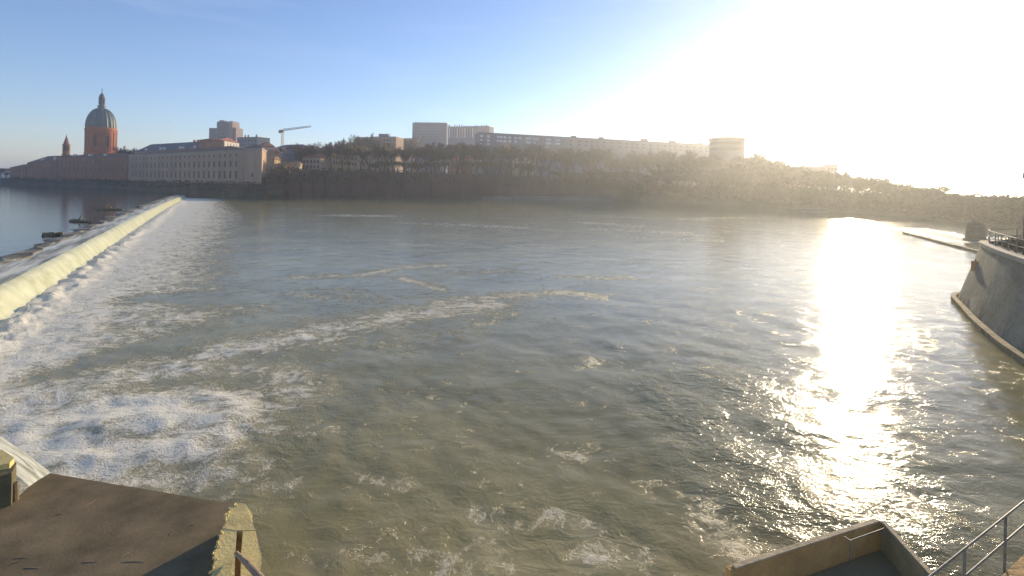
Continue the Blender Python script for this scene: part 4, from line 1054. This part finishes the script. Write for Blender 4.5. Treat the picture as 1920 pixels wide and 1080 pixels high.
tag(mb.build('wooden_pole', M['wood'], None, True), 'pale weathered pole resting in the slot of the sunlit wall end', 'pole')
# pillar at the far left
t = thing('sluice_pillar', 'squat concrete sluice pillar at the left edge beside the white chute', 'pillar', tuple(gz(0, 960, 0)))
ZP = 3.05
MB().prism([V2(gz(x, y, ZP)) for x, y in ((-160, 860), (-40, 846), (4, 850), (31, 868), (22, 886), (-40, 905), (-160, 905))], -1, ZP).build('body', M['olive'], t)
MB().prism([V2(gz(x, y, ZP + .1)) for x, y in ((-160, 852), (-40, 838), (4, 843), (27, 858), (18, 868), (-40, 880), (-160, 880))], ZP + .004, ZP + .1).build('cap', M['lit'], t)  # sunlit pillar top painted in a brighter yellow than the body
p = gz(27, 905, 2.8); MB().tube(p, p + Vector((.02, 0, -.35)), .05, .05, 8).build('guide_post', M['drift'], t)
# straw and twigs on the slab
rg = random.Random(11)
for i, (x, y, ln, an) in enumerate(((172, 942, .26, 1.4), (147, 1000, .1, 1.2), (235, 1040, .12, 1.3), (300, 950, .07, 1.2), (340, 948, .07, 1.0), (168, 1054, .2, .1), (250, 1053, .32, .05), (210, 1070, .1, 1.2), (360, 985, .07, .6), (60, 1065, .22, 0), (30, 1055, .12, .6), (40, 1046, .2, .1), (285, 1030, .08, 1.1), (110, 965, .1, .4), (320, 1000, .06, 2))):
    p = gz(x, y, ZS + .003); d = Vector((math.cos(an), math.sin(an), .0)) * ln
    tag(MB().tube(p - d / 2, p + Vector((.008, .008, .002)), .004, .004, 5).tube(p + Vector((.008, .008, .002)), p + d / 2, .004, .002, 5).build('twig', M['wood']), 'thin pale twig lying loose on the dark concrete slab', 'twig', 'twigs scattered on the slab')

# ------------------------------------------------------------------ foreground right: angled basin walls
ZV = 1.0
cor = V2(gz(1652, 979, ZV)); lf = V2(gz(1380, 1068, ZV)); rt = V2(gz(1752, 1090, ZV))
t = thing('concrete_basin', 'angled concrete basin with brown inner wall and still dark water at bottom right', 'basin', (cor.x, cor.y, 0))
def armwall(a, b, th, side, z0, z1, name, m, rough_=.0):
    u = (b - a).normalized(); n2 = Vector((-u.y, u.x)) * side; mb = MB(); K = 10
    for i in range(K):
        p0 = a + (b - a) * i / K; p1 = a + (b - a) * (i + 1) / K
        j0 = .02 * noise.noise((i * .9, side, 0)); j1 = .02 * noise.noise(((i + 1) * .9, side, 0))
        mb.prism([p0, p1, p1 + n2 * (th + j1), p0 + n2 * (th + j0)], z0, z1)
    return mb.build(name, m, t)
uL = (lf - cor).normalized(); uR = (rt - cor).normalized()
outL = cor - V2(cor).normalized() * 0
armwall(cor, lf + uL * .12, .13, -1 if Vector((-uL.y, uL.x)).y > 0 and False else (1 if Vector((-uL.y, uL.x)).y > 0 else -1), -1, ZV, 'left_wall', M['brownc'])
armwall(cor, rt + uR * 3, .12, 1 if Vector((-uR.y, uR.x)).x > 0 else -1, -1, ZV - .006, 'right_wall', M['basin'])
# pale cap strips on the wall tops
def cap(a, b, th, side, nm):
    u = (b - a).normalized(); n2 = Vector((-u.y, u.x)) * side
    MB().prism([a - n2 * .0, b, b + n2 * th, a + n2 * th], ZV + .004, ZV + .035).build(nm, M['tan'], t)
cap(cor + uL * .02, lf, .10, 1 if Vector((-uL.y, uL.x)).y > 0 else -1, 'wall_cap')
cap(cor + uR * .02, rt + uR * 2, .09, 1 if Vector((-uR.y, uR.x)).x > 0 else -1, 'wall_cap')
bw = MB().add([(*(cor + Vector((0, -.02))), .42), (*(lf + uL * 1.1 + Vector((.0, -.05))), .42), (*(lf + uL * 1.1 + Vector((1, -7))), .42), (*(rt + uR * 2.5 + Vector((-.02, 0))), .42)], [(0, 1, 2, 3)]).build('still_water', M['still'], t)
# little gate frame bolted to the left wall
g0 = V2(gz(1583, 1012, ZV)); g1 = V2(gz(1645, 990, ZV)); gu = (g1 - g0).normalized(); gn = Vector((gu.y, -gu.x))
if gn.y > 0: gn = -gn
t2 = thing('gate_frame', 'thin metal gate frame fixed on the inner edge of the basin wall', 'frame', (g0.x, g0.y, ZV))
for k_, (a, b) in enumerate(((g0 + gn * .12, g1 + gn * .12), (g0, g0 + gn * .14))):
    MB().tube((*a, ZV + .06), (*b, ZV + .06), .012, .012, 6).build('bar', M['rail'], t2)
for a in (g0 + gn * .12, g1 + gn * .12): MB().tube((*a, ZV - .35), (*a, ZV + .08), .010, .010, 6).build('post', M['rail'], t2)
# walkway and railing at bottom right
r0, r1 = gz(1735, 1088, 2.4), gz(1935, 928, 2.4); rd = (r1 - r0); rl = rd.length; rd.normalize(); rn = Vector((rd.y, -rd.x, 0))
t = thing('footbridge', 'brown timber footway with tubular railing entering at the bottom right corner', 'footbridge', tuple(r0))
MB().prism([V2(r0 - rd * 2 + rn * .05), V2(r1 + rd * 3 + rn * .05), V2(r1 + rd * 3 + rn * 1.3), V2(r0 - rd * 2 + rn * 1.3)], 1.35, 1.5).build('deck', M['brownc'], t)
MB().box(r0.lerp(r1, .5) + rn * .06 - Vector((0, 0, 1.12)), rd * (rl / 2 + 2.5), rn * .05, (0, 0, .14)).build('edge_beam', M['drift'], t)
for hh in (0, -.45):
    MB().tube(r0 - rd * 2 + Vector((0, 0, hh)), r1 + rd * 3 + Vector((0, 0, hh)), .016, .016, 8).build('rail', M['rail'], t)
for i in range(4):
    p = r0 + rd * (i - .2) * 1.7; MB().tube(p, p - Vector((0, 0, 1.2)), .02, .02, 8).build('post', M['rail'], t)
for i in range(2):
    p = r0 + rd * (3.2 + 4 * i) + rn * .7; MB().tube((p.x, p.y, -1), (p.x, p.y, 1.35), .12, .12, 10).build('pile', M['drift'], t)

# a bird over the roofs
p = P(316, 227, 180); mb = MB()
for s_ in (-1, 1): mb.add([p, p + Vector((s_ * .32, .1, .18)), p + Vector((s_ * .62, .18, .02)), p + Vector((s_ * .3, -.08, .12))], [(0, 1, 2, 3)])
mb.tube(p + Vector((0, -.25, 0)), p + Vector((0, .3, 0)), .05, .02, 6)
tag(mb.build('bird', M['dark']), 'tiny dark bird flying above the slate roofed hall', 'bird')

# ------------------------------------------------------------------ haze
hz = bpy.data.materials.new('haze_air'); hz.use_nodes = True; nt = hz.node_tree; nt.nodes.clear()
pv = nt.nodes.new('ShaderNodeVolumePrincipled'); pv.inputs['Color'].default_value = (.93, .95, 1, 1); pv.inputs['Density'].default_value = HAZE_DENSITY; pv.inputs['Anisotropy'].default_value = HAZE_G
ho = nt.nodes.new('ShaderNodeOutputMaterial'); nt.links.new(pv.outputs[0], ho.inputs['Volume'])
hb = MB().box((0, 1700, 40.5), (3700, 0, 0), (0, 2000, 0), (0, 0, 43)).build('haze', hz)
hb['kind'] = 'stuff'; hb['label'] = 'pale sunlit haze hanging over the river'; hb['category'] = 'haze'
